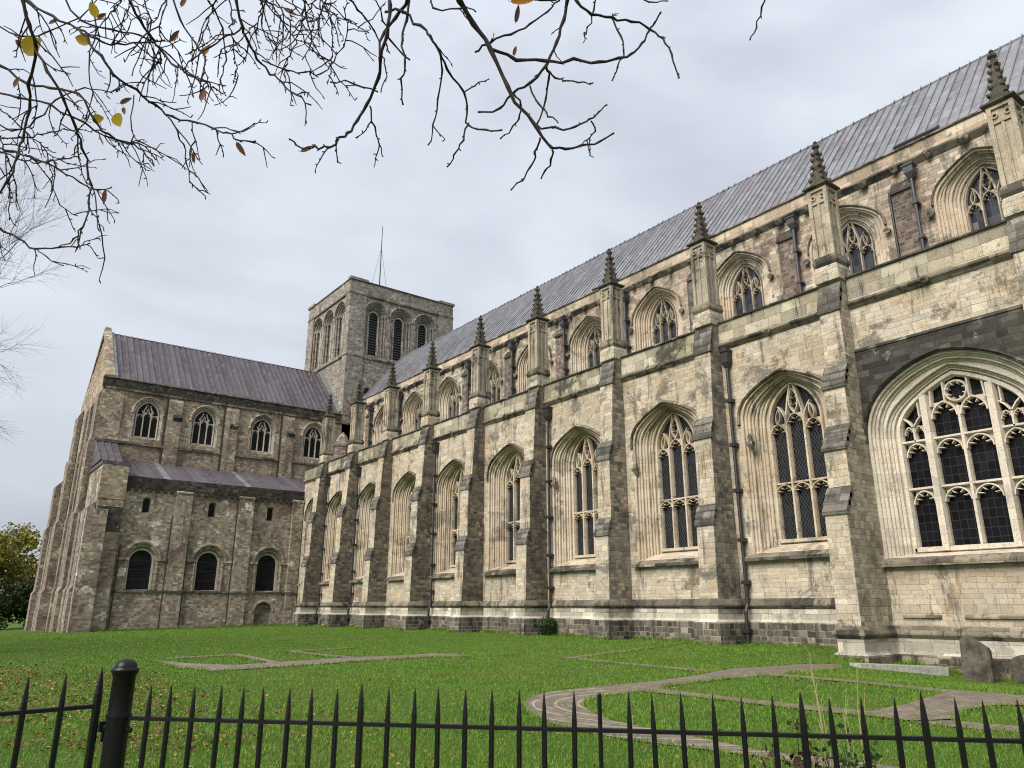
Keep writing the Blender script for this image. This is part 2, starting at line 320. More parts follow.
M['yellow'] = island('autumn_yellow_leaf', [(0, (.42, .30, .02)), (1, (.52, .36, .03))], .5, .45)
M['dryleaf'] = island('withered_leaf', [(0, (.12, .05, .03)), (1, (.22, .10, .06))], .6, .3)
M['orange'] = island('orange_leaf', [(0, (.45, .19, .03)), (1, (.5, .22, .03))], .5, .4)
M['fol_y'] = island('autumn_foliage', [(0, (.06, .08, .015)), (.5, (.15, .15, .026)), (.8, (.28, .23, .04)), (1, (.45, .33, .05))], .7, .25)
M['fol_g'] = island('dark_evergreen_foliage', [(0, (.014, .022, .008)), (.6, (.028, .042, .012)), (1, (.05, .068, .02))], .7, .15)
M['fol_s'] = island('shrub_foliage', [(0, (.022, .045, .012)), (1, (.06, .11, .03))], .6, .2)
M['fol_r'] = island('red_tinged_foliage', [(0, (.09, .025, .03)), (.5, (.05, .06, .02)), (1, (.14, .05, .05))], .6, .2)
M['straw'] = island('dry_stalk', [(0, (.28, .24, .12)), (1, (.38, .33, .17))], .8)

# ------------------------------------------------------------------ mesh helpers
class MB:
    def __init__(s): s.v = []; s.f = []; s.m = []
    def add(s, vs, fs, mi=0):
        b = len(s.v); s.v += [tuple(p) for p in vs]; s.f += [tuple(b+i for i in f) for f in fs]; s.m += [mi]*len(fs); return s
    def box(s, a, b, mi=0):
        (x0, y0, z0), (x1, y1, z1) = a, b
        return s.add([(x0, y0, z0), (x1, y0, z0), (x1, y1, z0), (x0, y1, z0), (x0, y0, z1), (x1, y0, z1), (x1, y1, z1), (x0, y1, z1)],
              [(0, 3, 2, 1), (4, 5, 6, 7), (0, 1, 5, 4), (1, 2, 6, 5), (2, 3, 7, 6), (3, 0, 4, 7)], mi)
    def prism(s, poly, d, mi=0, mside=None):      # poly: 3-D ring, extruded by vector d
        n = len(poly); vs = [Vector(p) for p in poly]; vs += [p+Vector(d) for p in vs]
        s.add(vs, [tuple(range(n))[::-1], tuple(range(n, 2*n))], mi if mside is None else mside)
        b = len(s.v)-2*n
        for i in range(n): s.f.append((b+i, b+(i+1) % n, b+n+(i+1) % n, b+n+i)); s.m.append(mi)
        return s
    def loft(s, rings, closed=True, mi=0, cap=False):
        n = len(rings[0]); b = len(s.v)
        for r in rings: s.v += [tuple(p) for p in r]
        for k in range(len(rings)-1):
            for i in range(n if closed else n-1):
                j = (i+1) % n; s.f.append((b+k*n+i, b+k*n+j, b+(k+1)*n+j, b+(k+1)*n+i)); s.m.append(mi)
        if cap:
            s.f.append(tuple(b+i for i in range(n))[::-1]); s.m.append(mi)
            s.f.append(tuple(b+(len(rings)-1)*n+i for i in range(n))); s.m.append(mi)
        return s
    def tube(s, pts, radii, n=6, mi=0, cap=True):
        pts = [Vector(p) for p in pts]
        if not hasattr(radii, '__len__'): radii = [radii]*len(pts)
        rings = []; ref = None
        for i, p in enumerate(pts):
            t = (pts[min(i+1, len(pts)-1)]-pts[max(i-1, 0)])
            t = t.normalized() if t.length > 1e-9 else Vector((0, 0, 1))
            if ref is None: ref = t.orthogonal().normalized()
            ref = (ref - t*ref.dot(t)); ref = ref.normalized() if ref.length > 1e-6 else t.orthogonal().normalized()
            bi = t.cross(ref)
            rings.append([p+(ref*cos(2*pi*k/n)+bi*sin(2*pi*k/n))*radii[i] for k in range(n)])
        return s.loft(rings, True, mi, cap)
    def lathe(s, c, prof, n=12, mi=0):
        rings = [[(c[0]+r*cos(2*pi*k/n), c[1]+r*sin(2*pi*k/n), c[2]+z) for k in range(n)] for r, z in prof]
        return s.loft(rings, True, mi, True)
    def build(s, name, mats, parent=None, smooth=False, loc=None):
        me = bpy.data.meshes.new(name)
        off = Vector((0, 0, 0))
        if parent is not None and loc is None:
            q = parent
            while q is not None: off += q.location; q = q.parent
        me.from_pydata([(x-off.x, y-off.y, z-off.z) for x, y, z in s.v], [], s.f)
        if not isinstance(mats, (list, tuple)): mats = [mats]
        for m in mats: me.materials.append(m)
        me.polygons.foreach_set('material_index', s.m)
        if smooth: me.polygons.foreach_set('use_smooth', [True]*len(s.f))
        me.validate(); me.update()
        o = bpy.data.objects.new(name, me); COL.objects.link(o)
        if parent is not None: o.parent = parent
        if loc is not None: o.location = loc
        return o
def tag(o, label=None, cat=None, group=None, kind=None):
    for k, v in (('label', label), ('category', cat), ('group', group), ('kind', kind)):
        if v: o[k] = v
    return o
def empty(name, loc, label, cat, group=None):
    o = bpy.data.objects.new(name, None); COL.objects.link(o); o.location = loc; o.empty_display_size = .3
    return tag(o, label, cat, group)
def copy_part(o, loc, parent):
    c = o.copy(); COL.objects.link(c); c.parent = parent; c.location = loc
    for ch in o.children:
        d = ch.copy(); COL.objects.link(d); d.parent = c
    return c

# frames on a wall: u along the wall, z up, w into the wall
def AX(u, z, w): return (w, u, z)          # walls facing -X
def AY(u, z, w): return (u, w, z)          # walls facing -Y

def arch(w, zs, za, n=14):
    h = za-zs; pts = []
    if h >= w-1e-6:
        r = (w*w+h*h)/(2*w); c = w-r; a1 = atan2(h, -c)
        for i in range(n+1):
            a = a1*i/n; pts.append((c+r*cos(a), zs+r*sin(a)))
    else:
        r1 = (.85 if h > 2.5 else .68)*h; th = radians(58); c1 = w-r1
        while r1-(-c1*cos(th)+h*sin(th)) < .28*r1 and th > .2: th -= radians(1)
        nx, ny = cos(th), sin(th); vx, vy = -c1, h; k = (vx*vx+vy*vy-r1*r1)/(2*(r1-(vx*nx+vy*ny)))
        R = r1+k; cx, cy = c1-k*nx, -k*ny
        m = n//2
        for i in range(m): a = th*i/m; pts.append((c1+r1*cos(a), zs+r1*sin(a)))
        a1 = atan2(h-cy, -cx)
        for i in range(n-m+1): a = th+(a1-th)*i/(n-m); pts.append((cx+R*cos(a), zs+cy+R*sin(a)))
    pts[-1] = (0, za)
    return pts+[(-x, z) for x, z in pts[-2::-1]]
def round_arch(w, zs, n=14): return arch(w, zs, zs+w, n)
def outline(w, zb, zs, za, n=14): return [(w, zb)]+arch(w, zs, za, n)+[(-w, zb)]

def wall_holes(mb, ax, rect, holes, w, mi=0):
    u0, z0, u1, z1 = rect
    loops = [[(u0, z0), (u1, z0), (u1, z1), (u0, z1)]]+[h[::-1] for h in holes]
    tri = tessellate_polygon([[Vector((a, b, 0)) for a, b in l] for l in loops])
    flat = [p for l in loops for p in l]
    mb.add([ax(u, z, w) for u, z in flat], [tuple(t) for t in tri], mi)
def shift(l, du, dz=0): return [(u+du, z+dz) for u, z in l]

def stroke(mb, ax, path, wd, w0, w1, closed=False, mi=0, ch=.55):
    # bar along a 2-D path on the wall: full width at depth w1 (back), narrower nose at w0 (front)
    P = [Vector(p) for p in path]; n = len(P); rings = []
    for i in range(n):
        a = P[i]-P[i-1] if (i or closed) else P[1]-P[0]
        b = P[(i+1) % n]-P[i] if (i < n-1 or closed) else P[-1]-P[-2]
        a.normalize(); b.normalize(); t = a+b
        t = t.normalized() if t.length > 1e-6 else a
        nn = Vector((-t.y, t.x)); k = 1/max(.5, nn.dot(Vector((-a.y, a.x))))
        q = lambda s_, d: ax(*(P[i]+nn*(s_*k)), d)
        h = wd/2; mid = w0+(w1-w0)*.55
        rings.append([q(-h, w1), q(-h, mid), q(-h*ch, w0), q(h*ch, w0), q(h, mid), q(h, w1)])
    if closed: rings.append(rings[0])
    mb.loft(rings, True, mi, not closed)

def cusped_head(mb, ax, uc, w, zs, h, d0, d1, bar=.07):
    # pointed light head with cusps, spandrels filled with stone up to the springing of the next tier
    a = shift(arch(w, zs, zs+h, 6), uc)
    stroke(mb, ax, a, bar, d0+.02, d1)
    for sg in (-1, 1):
        p0 = Vector((uc+sg*w*.86, zs+h*.42)); p1 = Vector((uc+sg*w*.42, zs+h*.36))
        stroke(mb, ax, [p0, p1], bar*.7, d0+.05, d1)
        p0 = Vector((uc+sg*w*.48, zs+h*.86)); p1 = Vector((uc+sg*w*.2, zs+h*.58))
        stroke(mb, ax, [p0, p1], bar*.55, d0+.05, d1)
        sp = [(uc+sg*w, zs), (uc+sg*w, zs+h+.04), (uc, zs+h+.04)]
        hl = [q for q in a if (q[0]-uc)*sg >= -1e-6]
        if sg > 0: hl = hl[::-1]           # from apex down to the springing
        ring = sp + (hl if abs(hl[0][0]-uc) < 1e-6 else hl[::-1])[:-1]
        tri = tessellate_polygon([[Vector((x, y, 0)) for x, y in ring]])
        mb.add([ax(x, y, d1-.05) for x, y in ring], [tuple(t) for t in tri])

def lerp(a, b, t): return tuple(x+(y-x)*t for x, y in zip(a, b))
STEPS = [(0, 0)]
for _k in range(4):                               # four orders: face, undercut hollow, inner roll
    _t, _d = .03+_k*.235, .0+_k*.225
    STEPS += [(_t+.02, _d), (_t+.045, _d-.02), (_t+.085, _d-.02), (_t+.105, _d+.02), (_t+.07, _d+.045), (_t+.06, _d+.09), (_t+.075, _d+.135), (_t+.155, _d+.15), (_t+.175, _d+.13), (_t+.2, _d+.14), (_t+.205, _d+.19), (_t+.19, _d+.205), (_t+.19, _d+.222), (_t+.235, _d+.225)]
STEPS += [(.975, .93), (.98, 1.0), (1, 1.0)]
def splay(mb, ax, outer, inner, depth, steps=STEPS, n=14, mi=0, w0=0.0):
    # outer/inner: (w, zb, zs, za); mouldings run round the opening while the foot keeps one slope
    rings = []
    for t, d in steps:
        w_, zb, zs, za = lerp(outer, inner, t); zb = outer[1]+(inner[1]-outer[1])*d
        rings.append([ax(u, z, w0+d*depth) for u, z in outline(w_, zb, zs, za, n)])
    mb.loft(rings, True, mi)
def hood(mb, ax, w, zs, za, grow, out_, n=14, drop=.25, mi=0, w0=0):
    a = [(w, zs-drop)]+arch(w, zs, za, n)+[(-w, zs-drop)]; b = [(w+grow, zs-drop)]+arch(w+grow, zs, za+grow, n)+[(-w-grow, zs-drop)]
    rings = [[ax(*p, w0+.02) for p in a], [ax(*p, w0-out_*.7) for p in a], [ax(*p, w0-out_) for p in [lerp(x, y, .3) for x, y in zip(a, b)]], [ax(*p, w0-.0) for p in b]]
    mb.loft(rings, False, mi)
def pane(ax, spec, depth, n=14):
    mb = MB(); o = outline(*spec, n); mb.add([ax(u, z, depth) for u, z in o], [tuple(range(len(o)))]); return mb
def sill(ax, w, z, h, out_, back=.1):
    mb = MB()
    ring = [(-out_, z-h), (-out_, z-h*.55), (back, z+.02), (back, z-h)]
    mb.prism([ax(-w, b, a) for a, b in ring], Vector(ax(2*w, 0, 0))-Vector(ax(0, 0, 0))); return mb

# ------------------------------------------------------------------ ground
def gz(x, y):
    d = -.012*max(0, min(y, 125)-45)*min(2.2, max(0.0, (30-x)/20+.4))
    if y < 19:                                    # the ground falls to a shallow trench along the wall here
        t = max(0, min(1, (x-18)/10)); s_ = max(0, min(1, (17.5-y)/6)); d -= .8*t*s_
    return d
def ground():
    xs = [-900, -400, -150, -60]+list(np.arange(-30, 42, 1.0))+[60, 150, 400, 900]
    ys = [-900, -300, -80]+list(np.arange(-20, 130, 1.0))+[150, 220, 400, 1500]
    mb = MB(); nx = len(xs)
    vs = [(x, y, gz(x, y)) for y in ys for x in xs]
    fs = [(j*nx+i, j*nx+i+1, (j+1)*nx+i+1, (j+1)*nx+i) for j in range(len(ys)-1) for i in range(nx-1)]
    mb.add(vs, fs); return tag(mb.build('lawn', M['turf'], smooth=True), kind='structure')
ground()
PATHS = [
 [(25.4, 14.8), (23.3, 14.86), (21.2, 14.5), (19.2, 14.0), (17.4, 13.45), (15.74, 12.93), (13.49, 12.45), (11.56, 12.39), (10.3, 12.25), (9.35, 11.75), (8.6, 11.0), (8.0, 10.1), (7.6, 9.1), (7.42, 8.2), (7.5, 7.2), (7.75, 6.2), (7.91, 5.21), (8.0, 3.2),
  (8.9, 3.2), (8.4, 5.0), (8.2, 5.9), (8.32, 6.87), (8.38, 7.76), (8.5, 8.73), (8.85, 9.5), (9.3, 10.2), (9.85, 10.75), (10.56, 11.04), (12.09, 11.14), (13.17, 11.6), (15.17, 11.73), (17.47, 11.62), (19.6, 12.4), (22, 13.3), (24.3, 14.0)],
 [(16.75, 19.4), (17.45, 19.4), (17.15, 16.4), (17.0, 13.35), (16.35, 13.2), (16.55, 15.6)],
 [(12.37, 11.3), (12.33, 9.67), (12.36, 8.0), (12.5, 6.9), (11.9, 6.6), (11.82, 7.64), (11.81, 9.28), (11.72, 11.2)],
 [(17.36, 11.8), (17.28, 9.66), (16.85, 7.4), (16.2, 7.3), (16.74, 9.37), (16.75, 11.8)],
 [(16.85, 7.6), (16.9, 6.8), (16.75, 5.0), (16.1, 4.9), (14.93, 5.9), (13.72, 5.95), (12.6, 5.6), (11.9, 5.9), (11.9, 6.8), (13.7, 6.9), (15.58, 7.2)],
 [(12.6, 6.2), (12.5, 5.6), (12.78, 4.5), (12.9, 2.0), (12.2, 2.0), (12.1, 4.5), (11.85, 5.4), (11.9, 6.4)],
 [(5.96, 27.4), (6.63, 24.6), (7.49, 23.1), (9.35, 23.5), (11.69, 24.2), (13.42, 24.0), (15.07, 24.4), (15.5, 22.6), (15.0, 22.0), (13.8, 22.6), (10.87, 22.2), (9.09, 21.7), (7.3, 21.4), (6.3, 21.3), (5.9, 23.0)],
 [(5.9, 27.4), (9.3, 28.3), (9.0, 23.3), (8.5, 23.3), (8.7, 27.4), (6.2, 26.7)],
 [(10.9, 28.8), (14.5, 29.9), (14.2, 29.1), (11.5, 28.1), (11.8, 24.1), (11.2, 24.1)],
 [(16.79, 19.5), (29.0, 24.4), (28.7, 24.0), (16.9, 19.0)]]
def pip(px, py, poly):
    ins = np.zeros(len(px), bool); n = len(poly)
    for i in range(n):
        (x0, y0), (x1, y1) = poly[i], poly[i-1]
        c = ((y0 > py) != (y1 > py)) & (px < (x1-x0)*(py-y0)/((y1-y0) if y1 != y0 else 1e-9)+x0); ins ^= c
    return ins
for k, p in enumerate(PATHS):
    mb = MB(); tri = tessellate_polygon([[Vector((x, y, 0)) for x, y in p]])
    T = [[Vector((*p[i], 0)) for i in t] for t in tri]
    for _ in range(3): T = [q for a, b, c in T for q in ((a, (a+b)/2, (a+c)/2), ((a+b)/2, b, (b+c)/2), ((a+c)/2, (b+c)/2, c), ((a+b)/2, (b+c)/2, (a+c)/2))]
    for t in T: mb.add([(v.x, v.y, gz(v.x, v.y)+.016+.004*(k % 5)) for v in t], [(0, 1, 2)])
    tag(mb.build('path', M['path']), kind='structure')

# ------------------------------------------------------------------ the cathedral
cath = empty('cathedral', (30, 40, 0), 'long medieval stone cathedral with a row of buttresses, lead roofs and a square crossing tower', 'cathedral')
XA, XC, XR, ZR = 30.0, 37.7, 44.3, 32.75         # aisle wall, clerestory wall, ridge
YT, YTC, YTE = 75.5, 82.0, 104.0                 # transept aisle wall, its clerestory wall, its east end
TX0, TX1, TY1 = 36.6, 51.9, 95.3                 # tower
BY = [1.0, 7.9, 15.5, 22.4, 29.3, 36.3, 43.1, 50.0, 56.8, 63.4, 70.1]
WY = [(a+b)/2 for a, b in zip(BY, BY[1:])]+[72.9]
WY[2] -= .25

# --- aisle windows
WO, WI = (2.4, 3.95, 10.3, 12.15), (1.36, 4.42, 9.88, 11.76)      # (half width, foot, springing, apex)
BO, BI = (3.3, 3.45, 8.35, 11.2), (2.4, 3.68, 8.3, 10.5)
NO, NI = (1.65, 3.95, 10.3, 12.15), (1.0, 4.42, 9.9, 11.7)
holes = []
for i, y in enumerate(WY):
    spec = BO if i == 1 else NO if i == len(WY)-1 else WO
    holes.append(shift(outline(*spec), y))
mb = MB(); wall_holes(mb, AX, (-3, -1.5, YT, 15.2), holes, XA); mb.box((XA+.02, -3, 14.2), (XA+.8, YT, 15.2))
mb.build('aisle_wall', M['pale'], cath)
mb = MB(); mb.add([(XA+1.2, -3, -1), (XA+1.2, YT, -1), (XA+1.2, YT, 15), (XA+1.2, -3, 15)], [(0, 1, 2, 3)]); mb.build('inner_wall', M['glassk'], cath)
mb = MB(); mb.add([(XA+.5, -3, 15.1), (XA+.5, YT, 15.1), (XC, YT, 17.0), (XC, -3, 17.0)], [(0, 1, 2, 3)]); mb.build('aisle_roof', M['lead'], cath)
# soot-black wall round the head of the large window
mb = MB(); o_ = outline(*BO)
rect = [(-3.55, 12.0), (3.55, 12.0)]
ring = [(3.5, 8.2)]+[(3.5, 12.05), (-3.5, 12.05), (-3.5, 8.2), (-BO[0]-.02, 8.2)]+[(u, z) for u, z in arch(BO[0]+.02, BO[2], BO[3]+.02)[::-1]]+[(BO[0]+.02, 8.2)]
ring = shift(ring, WY[1]); tri = tessellate_polygon([[Vector((a, b, 0)) for a, b in ring]])
mb.add([AX(u, z, XA-.10) for u, z in ring], [tuple(t) for t in tri])
mb.prism([AX(WY[1]-3.5, 12.05, XA-.14), AX(WY[1]-3.5, 12.02, XA-.10), AX(WY[1]-3.5, 12.22, XA+.01)], (0, 7.0, 0))
mb.build('relieving_wall', M['black'], cath)

def bez(a, b, c, n=7):
    return [tuple((1-t)**2*a[k]+2*t*(1-t)*b[k]+t*t*c[k] for k in (0, 1)) for t in (i/n for i in range(n+1))]
def three_light(mb, ax, inner, d0, d1, transom, lw=.16):
    w, zb, zs, za = inner; m = w/3
    stroke(mb, ax, [(w-.02, zb)]+arch(w-.02, zs, za-.02)+[(-w+.02, zb)], lw, d0, d1)
    stroke(mb, ax, [(-w, zb+.05), (w, zb+.05)], .2, d0, d1)
    for sg in (-1, 1): stroke(mb, ax, [(sg*m, zb), (sg*m, zs+.25)], lw, d0, d1)
    if transom:
        stroke(mb, ax, [(-w, transom), (w, transom)], .13, d0+.02, d1)
        for k in (-1, 0, 1): cusped_head(mb, ax, k*2*m, m-.02, transom-.52, .46, d0, d1)
    for sg in (-1, 1):
        cusped_head(mb, ax, sg*2*m, m-.02, zs-.62, .62, d0, d1)
        stroke(mb, ax, bez((sg*m, zs-.15), (sg*m*.98, zs+.6), (sg*.08, za-.12)), .12, d0+.01, d1)
        stroke(mb, ax, bez((sg*m, zs-.1), (sg*m*1.1, zs+.5), (sg*m*1.85, zs+.85)), .09, d0+.03, d1)
        stroke(mb, ax, bez((0, zs+.42), (sg*m*.98, zs+(za-zs)*.5), (0, za-.28)), .075, d0+.03, d1)
        stroke(mb, ax, bez((sg*2*m, zs-.02), (sg*2.45*m, zs+.3), (sg*1.75*m, zs+.74)), .07, d0+.03, d1)
        stroke(mb, ax, bez((sg*2*m, zs-.02), (sg*1.5*m, zs+.25), (sg*1.75*m, zs+.74)), .07, d0+.03, d1)
        for f in (.35, .62):
            zc = zs+.42+(za-.7-zs)*f; stroke(mb, ax, [(sg*m*.46, zc), (sg*m*.2, zc+.02)], .06, d0+.06, d1)
    cusped_head(mb, ax, 0, m-.02, zs-.2, .6, d0, d1)

def aisle_window(y, outer, inner, big=False):
    loc = (XA, y, 0); ax = AX
    mb = MB(); splay(mb, ax, outer, inner, 1.0); P = mb.build('window', M['ashpale' if big else 'ash'], cath, loc=Vector(loc)-cath.location)
    mb = MB(); hood(mb, ax, outer[0], outer[2], outer[3], .2, .16 if not big else .26)
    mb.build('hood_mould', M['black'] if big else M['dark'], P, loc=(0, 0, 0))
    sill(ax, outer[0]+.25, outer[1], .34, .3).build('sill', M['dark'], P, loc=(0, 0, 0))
    pane(ax, inner, 1.02).build('glazing', M['glassr'] if big else M['glassd'], P, loc=(0, 0, 0))
    mb = MB()
    if not big: three_light(mb, ax, inner, .72, 1.0, 7.08)
    else:
        w, zb, zs, za = inner; d0, d1 = .66, 1.0
        stroke(mb, ax, [(w-.02, zb)]+arch(w-.02, zs, za-.02)+[(-w+.02, zb)], .22, d0, d1); stroke(mb, ax, [(-w, zb+.06), (w, zb+.06)], .24, d0, d1)
        for sg in (-1, 1): stroke(mb, ax, [(sg*1.22, zb), (sg*1.22, zs+1.5)], .34, d0-.06, d1, ch=.7)
        stroke(mb, ax, [(0, zb), (0, zs+.85)], .17, d0+.05, d1)
        lights = [(-1.78, .40), (-.54, .47), (.54, .47), (1.78, .40)]
        for z in (6.1, 8.0):
            stroke(mb, ax, [(-w, z+.02), (w, z+.02)], .13, d0+.06, d1)
            for uc, lw in lights: cusped_head(mb, ax, uc, lw, z-.58, .5, d0+.05, d1, .08)
        for sg in (-1, 1):
            cusped_head(mb, ax, sg*.54, .47, 8.8, .62, d0+.05, d1, .1)
            stroke(mb, ax, [(sg*1.0, 9.3), (sg*.95, 10.1)], .1, d0+.08, d1); stroke(mb, ax, [(sg*.45, 9.4), (sg*.45, 10.25)], .1, d0+.08, d1)
            stroke(mb, ax, [(sg*1.78, 8.0), (sg*1.78, 8.62)], .12, d0+.06, d1)
            for t in (-1, 1): stroke(mb, ax, [(sg*1.78, 8.58), (sg*1.78+t*.18, 8.85), (sg*1.78+t*.36, 9.02)], .09, d0+.06, d1)
            cusped_head(mb, ax, sg*1.78-.2, .17, 8.32, .3, d0+.07, d1, .05); cusped_head(mb, ax, sg*1.78+.2, .17, 8.32, .3, d0+.07, d1, .05)
            stroke(mb, ax, [(sg*1.5, 9.0), (sg*1.5, 9.6)], .09, d0+.08, d1)
        stroke(mb, ax, [(.40*cos(k*pi/8), 9.76+.40*sin(k*pi/8)) for k in range(16)], .1, d0+.08, d1, closed=True)
        for k in range(8): a_ = (k+.5)*pi/4; stroke(mb, ax, [(.40*cos(a_), 9.76+.40*sin(a_)), (.27*cos(a_), 9.76+.27*sin(a_))], .07, d0+.1, d1)
    mb.build('tracery', M['ashpale' if big else 'ash'], P, loc=(0, 0, 0)); return P
W0 = aisle_window(WY[0], WO, WI); aisle_window(WY[1], BO, BI, True); aisle_window(WY[-1], NO, NI)
for y in WY[2:-1]: copy_part(W0, Vector((XA, y, 0))-cath.location, cath)

# --- buttresses: side profile (x of the face, z) from the foot up
PROF = [(28.2, -1.4), (28.36, 5.35), (28.62, 6.2), (28.66, 9.5), (28.94, 10.45), (29.14, 13.95), (29.45, 15.3), (29.5, 15.75), (30.4, 15.75), (30.4, -1.4)]
PROFB = [(27.6, -1.4), (27.6, 5.15), (28.15, 6.15), (28.1, 7.75), (28.68, 8.75), (28.68, 10.45), (29.1, 11.4), (29.1, 13.95), (29.5, 15.3), (29.5, 15.75), (30.4, 15.75), (30.4, -1.4)]
def weathering(x0, z0, x1, z1, hw):
    mb = MB(); n = 3; lip = .07
    for k in range(n):                            # overlapping slate-like courses
        a, b = k/n, (k+1)/n+.06
        xa, za = x0+(x1-x0)*a, z0+(z1-z0)*a; xb, zb = x0+(x1-x0)*min(1, b), z0+(z1-z0)*min(1, b)
        e = lip if k == 0 else .075
        ring = [(xa-e, za-.10), (xa-e, za+.05), (xb-.005, zb+.045), (xb+.08, zb-.04), (xa+.08, za-.12)]
        mb.prism([(x, -hw-.05, z) for x, z in ring], (0, 2*hw+.1, 0))
    return mb
def pinnacle():
    mb = MB(); cx, h = 29.85, .5
    # moulded foot, panelled shaft, crowning cornice, crocketed spirelet
    def sq(r, z): return [(cx-r, -r, z), (cx+r, -r, z), (cx+r, r, z), (cx-r, r, z)]
    mb.loft([sq(.56, 15.4), sq(.56, 15.95), sq(.5, 16.15)], mi=3, cap=True); mb.loft([sq(.5, 16.15), sq(.58, 16.3), sq(.57, 16.42), sq(.5, 16.64)], mi=2, cap=True)
    mb.loft([sq(.38, 16.6), sq(.38, 20.1)], mi=0)
    for sx in (-1, 1):
        for sy in (-1, 1):
            x0, y0 = cx+sx*.385, sy*.385
            mb.box((x0-.085, y0-.085, 16.6), (x0+.085, y0+.085, 20.1), 0)
    for k in range(4):                            # central mullions and pierced heads of the panels
        a = k*pi/2; n_ = Vector((cos(a), sin(a), 0)); t = Vector((-sin(a), cos(a), 0)); c = Vector((cx, 0, 0))
        def bx(u0, u1, z0, z1, d=.46):
            p = c+n_*.37; q = n_*(d-.395)
            mb.prism([p+t*u0+Vector((0, 0, z0)), p+t*u1+Vector((0, 0, z0)), p+t*u1+Vector((0, 0, z1)), p+t*u0+Vector((0, 0, z1))], q)
        bx(-.05, .05, 16.6, 19.4); bx(-.34, .34, 19.28, 19.36, .47); bx(-.34, .34, 19.92, 20.1, .49)
        for u in (-.22, .22):
            rr = [(u+.12*cos(j*pi/4), 19.64+.13*sin(j*pi/4)) for j in range(8)]
            for j in range(8):
                (u0, z0), (u1, z1) = rr[j], rr[(j+1) % 8]; i0 = (u+(u0-u)*.55, 19.64+(z0-19.64)*.55); i1 = (u+(u1-u)*.55, 19.64+(z1-19.64)*.55)
                f = [c+n_*.445+t*a_+Vector((0, 0, b_)) for a_, b_ in ((u0, z0), (u1, z1), i1, i0)]
                mb.prism(f, -n_*.08)
            mb.add([c+n_*.384+t*a_+Vector((0, 0, b_)) for a_, b_ in rr], [tuple(range(8))], 1)
    mb.loft([sq(.5, 20.06), sq(.6, 20.14), sq(.59, 20.22), sq(.4, 20.34)], mi=1, cap=True)
    mb.loft([sq(.34, 20.34), sq(.30, 20.6), sq(.21, 20.95), sq(.07, 22.35)], mi=1, cap=True)
    for z, r in ((20.62, .29), (20.98, .2), (21.34, .165), (21.7, .13), (22.04, .1)):
        for k in range(4):
            a = pi/4+k*pi/2; x, y = cx+cos(a)*r*1.33, sin(a)*r*1.33
            mb.tube([(cx+cos(a)*r*1.0, sin(a)*r*1.0, z-.1), (x+cos(a)*.03, y+sin(a)*.03, z), (x+cos(a)*.1, y+sin(a)*.1, z+.09)], [.06, .105, .05], 5, 1)
    mb.lathe((cx, 0, 22.2), [(.06, 0), (.09, .12), (.17, .2), (.18, .28), (.09, .34), (.06, .4), (.1, .46), (.03, .56)], 8, 1)
    return mb
def buttress(prof, y, hw, ws):
    mb = MB(); p = [(x, -hw, z) for x, z in prof]
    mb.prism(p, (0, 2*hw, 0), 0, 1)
    o = mb.build('buttress', [M['pale'], M['side'] if y != 15.5 else M['sidep']], cath, loc=Vector((0, y, 0))-Vector((cath.location.x, cath.location.y, 0)))  # side faces take a darker, smaller-block stone than the front
    bv = o.modifiers.new('worn_edge', 'BEVEL'); bv.width = .035; bv.segments = 2; bv.limit_method = 'ANGLE'
    for a, b in ws: weathering(*prof[a], *prof[b], hw).build('weathering', M['slate'], o, loc=(0, 0, 0))
    pinnacle().build('pinnacle', [M['pinn'], M['spire'], M['dark'], M['pale']], o, loc=(0, 0, 0)); return o
HW = .5
B0 = buttress(PROF, BY[0], HW, [(1, 2), (3, 4), (5, 6)])
for y in BY[1:]:
    if y == 15.5: buttress(PROFB, y, .47, [(1, 2), (3, 4), (5, 6), (7, 8)])
    else:
        c = copy_part(B0, Vector((0, y, 0))-Vector((cath.location.x, cath.location.y, 0)), cath)
        if y > 33: c.material_slots[1].link = 'OBJECT'; c.material_slots[1].material = M['sided']  # far bays: side faces darker still

# --- plinth courses that break round the buttresses
def sweep(path, prof):
    mb = MB(); P = [Vector(p) for p in path]; rings = []
    for i, p in enumerate(P):
        a = (P[i]-P[i-1]).normalized() if i else (P[1]-P[0]).normalized(); b = (P[i+1]-P[i]).normalized() if i < len(P)-1 else a
        na, nb = Vector((a.y, -a.x)), Vector((b.y, -b.x)); m = na+nb; m = m.normalized(); k = 1/max(.3, m.dot(na))
        rings.append([(p.x+m.x*k*o, p.y+m.y*k*o, z) for o, z in prof])
    mb.loft(rings, False); return mb
def plan(ys, y0, y1):
    p = [(XA, y0)]
    for y in sorted(ys, reverse=True):
        xf = 27.6 if y == 15.5 else 28.2; hw = .47 if y == 15.5 else HW
        p += [(XA, y+hw), (xf, y+hw), (xf, y-hw), (XA, y-hw)]
    return p+[(XA, y1)]
for pl, dz in ((plan([y for y in BY if y > 16], YT-.01, 16.0), 0), (plan([y for y in BY if y < 16], 15.98, -3), -1.05)):
    # outward is towards -X for a path that runs to lower Y
    sw = lambda pr: sweep(pl, [(o, z+dz) for o, z in pr])
    sw([(0, 1.98), (.07, 1.9), (.17, 1.72), (.17, 1.66), (.03, 1.5)]).build('string_course', M['dark'], cath)
    sw([(.05, 1.52), (.05, 1.08), (.2, .96)]).build('plinth_course', M['course'], cath)
    sw([(.2, .965), (.24, .9), (.24, -1.5)]).build('plinth', M['flint'] if not dz else M['dark'], cath)
mb = MB()
for a, b in ((8.4, 12.4), (13.2, 14.6)): mb.prism([(XA, a, 1.34), (XA-.09, a, 1.28), (XA-.09, a, 1.22), (XA, a, 1.2)], (0, b-a, 0))
mb.build('ledge', M['dark'], cath)

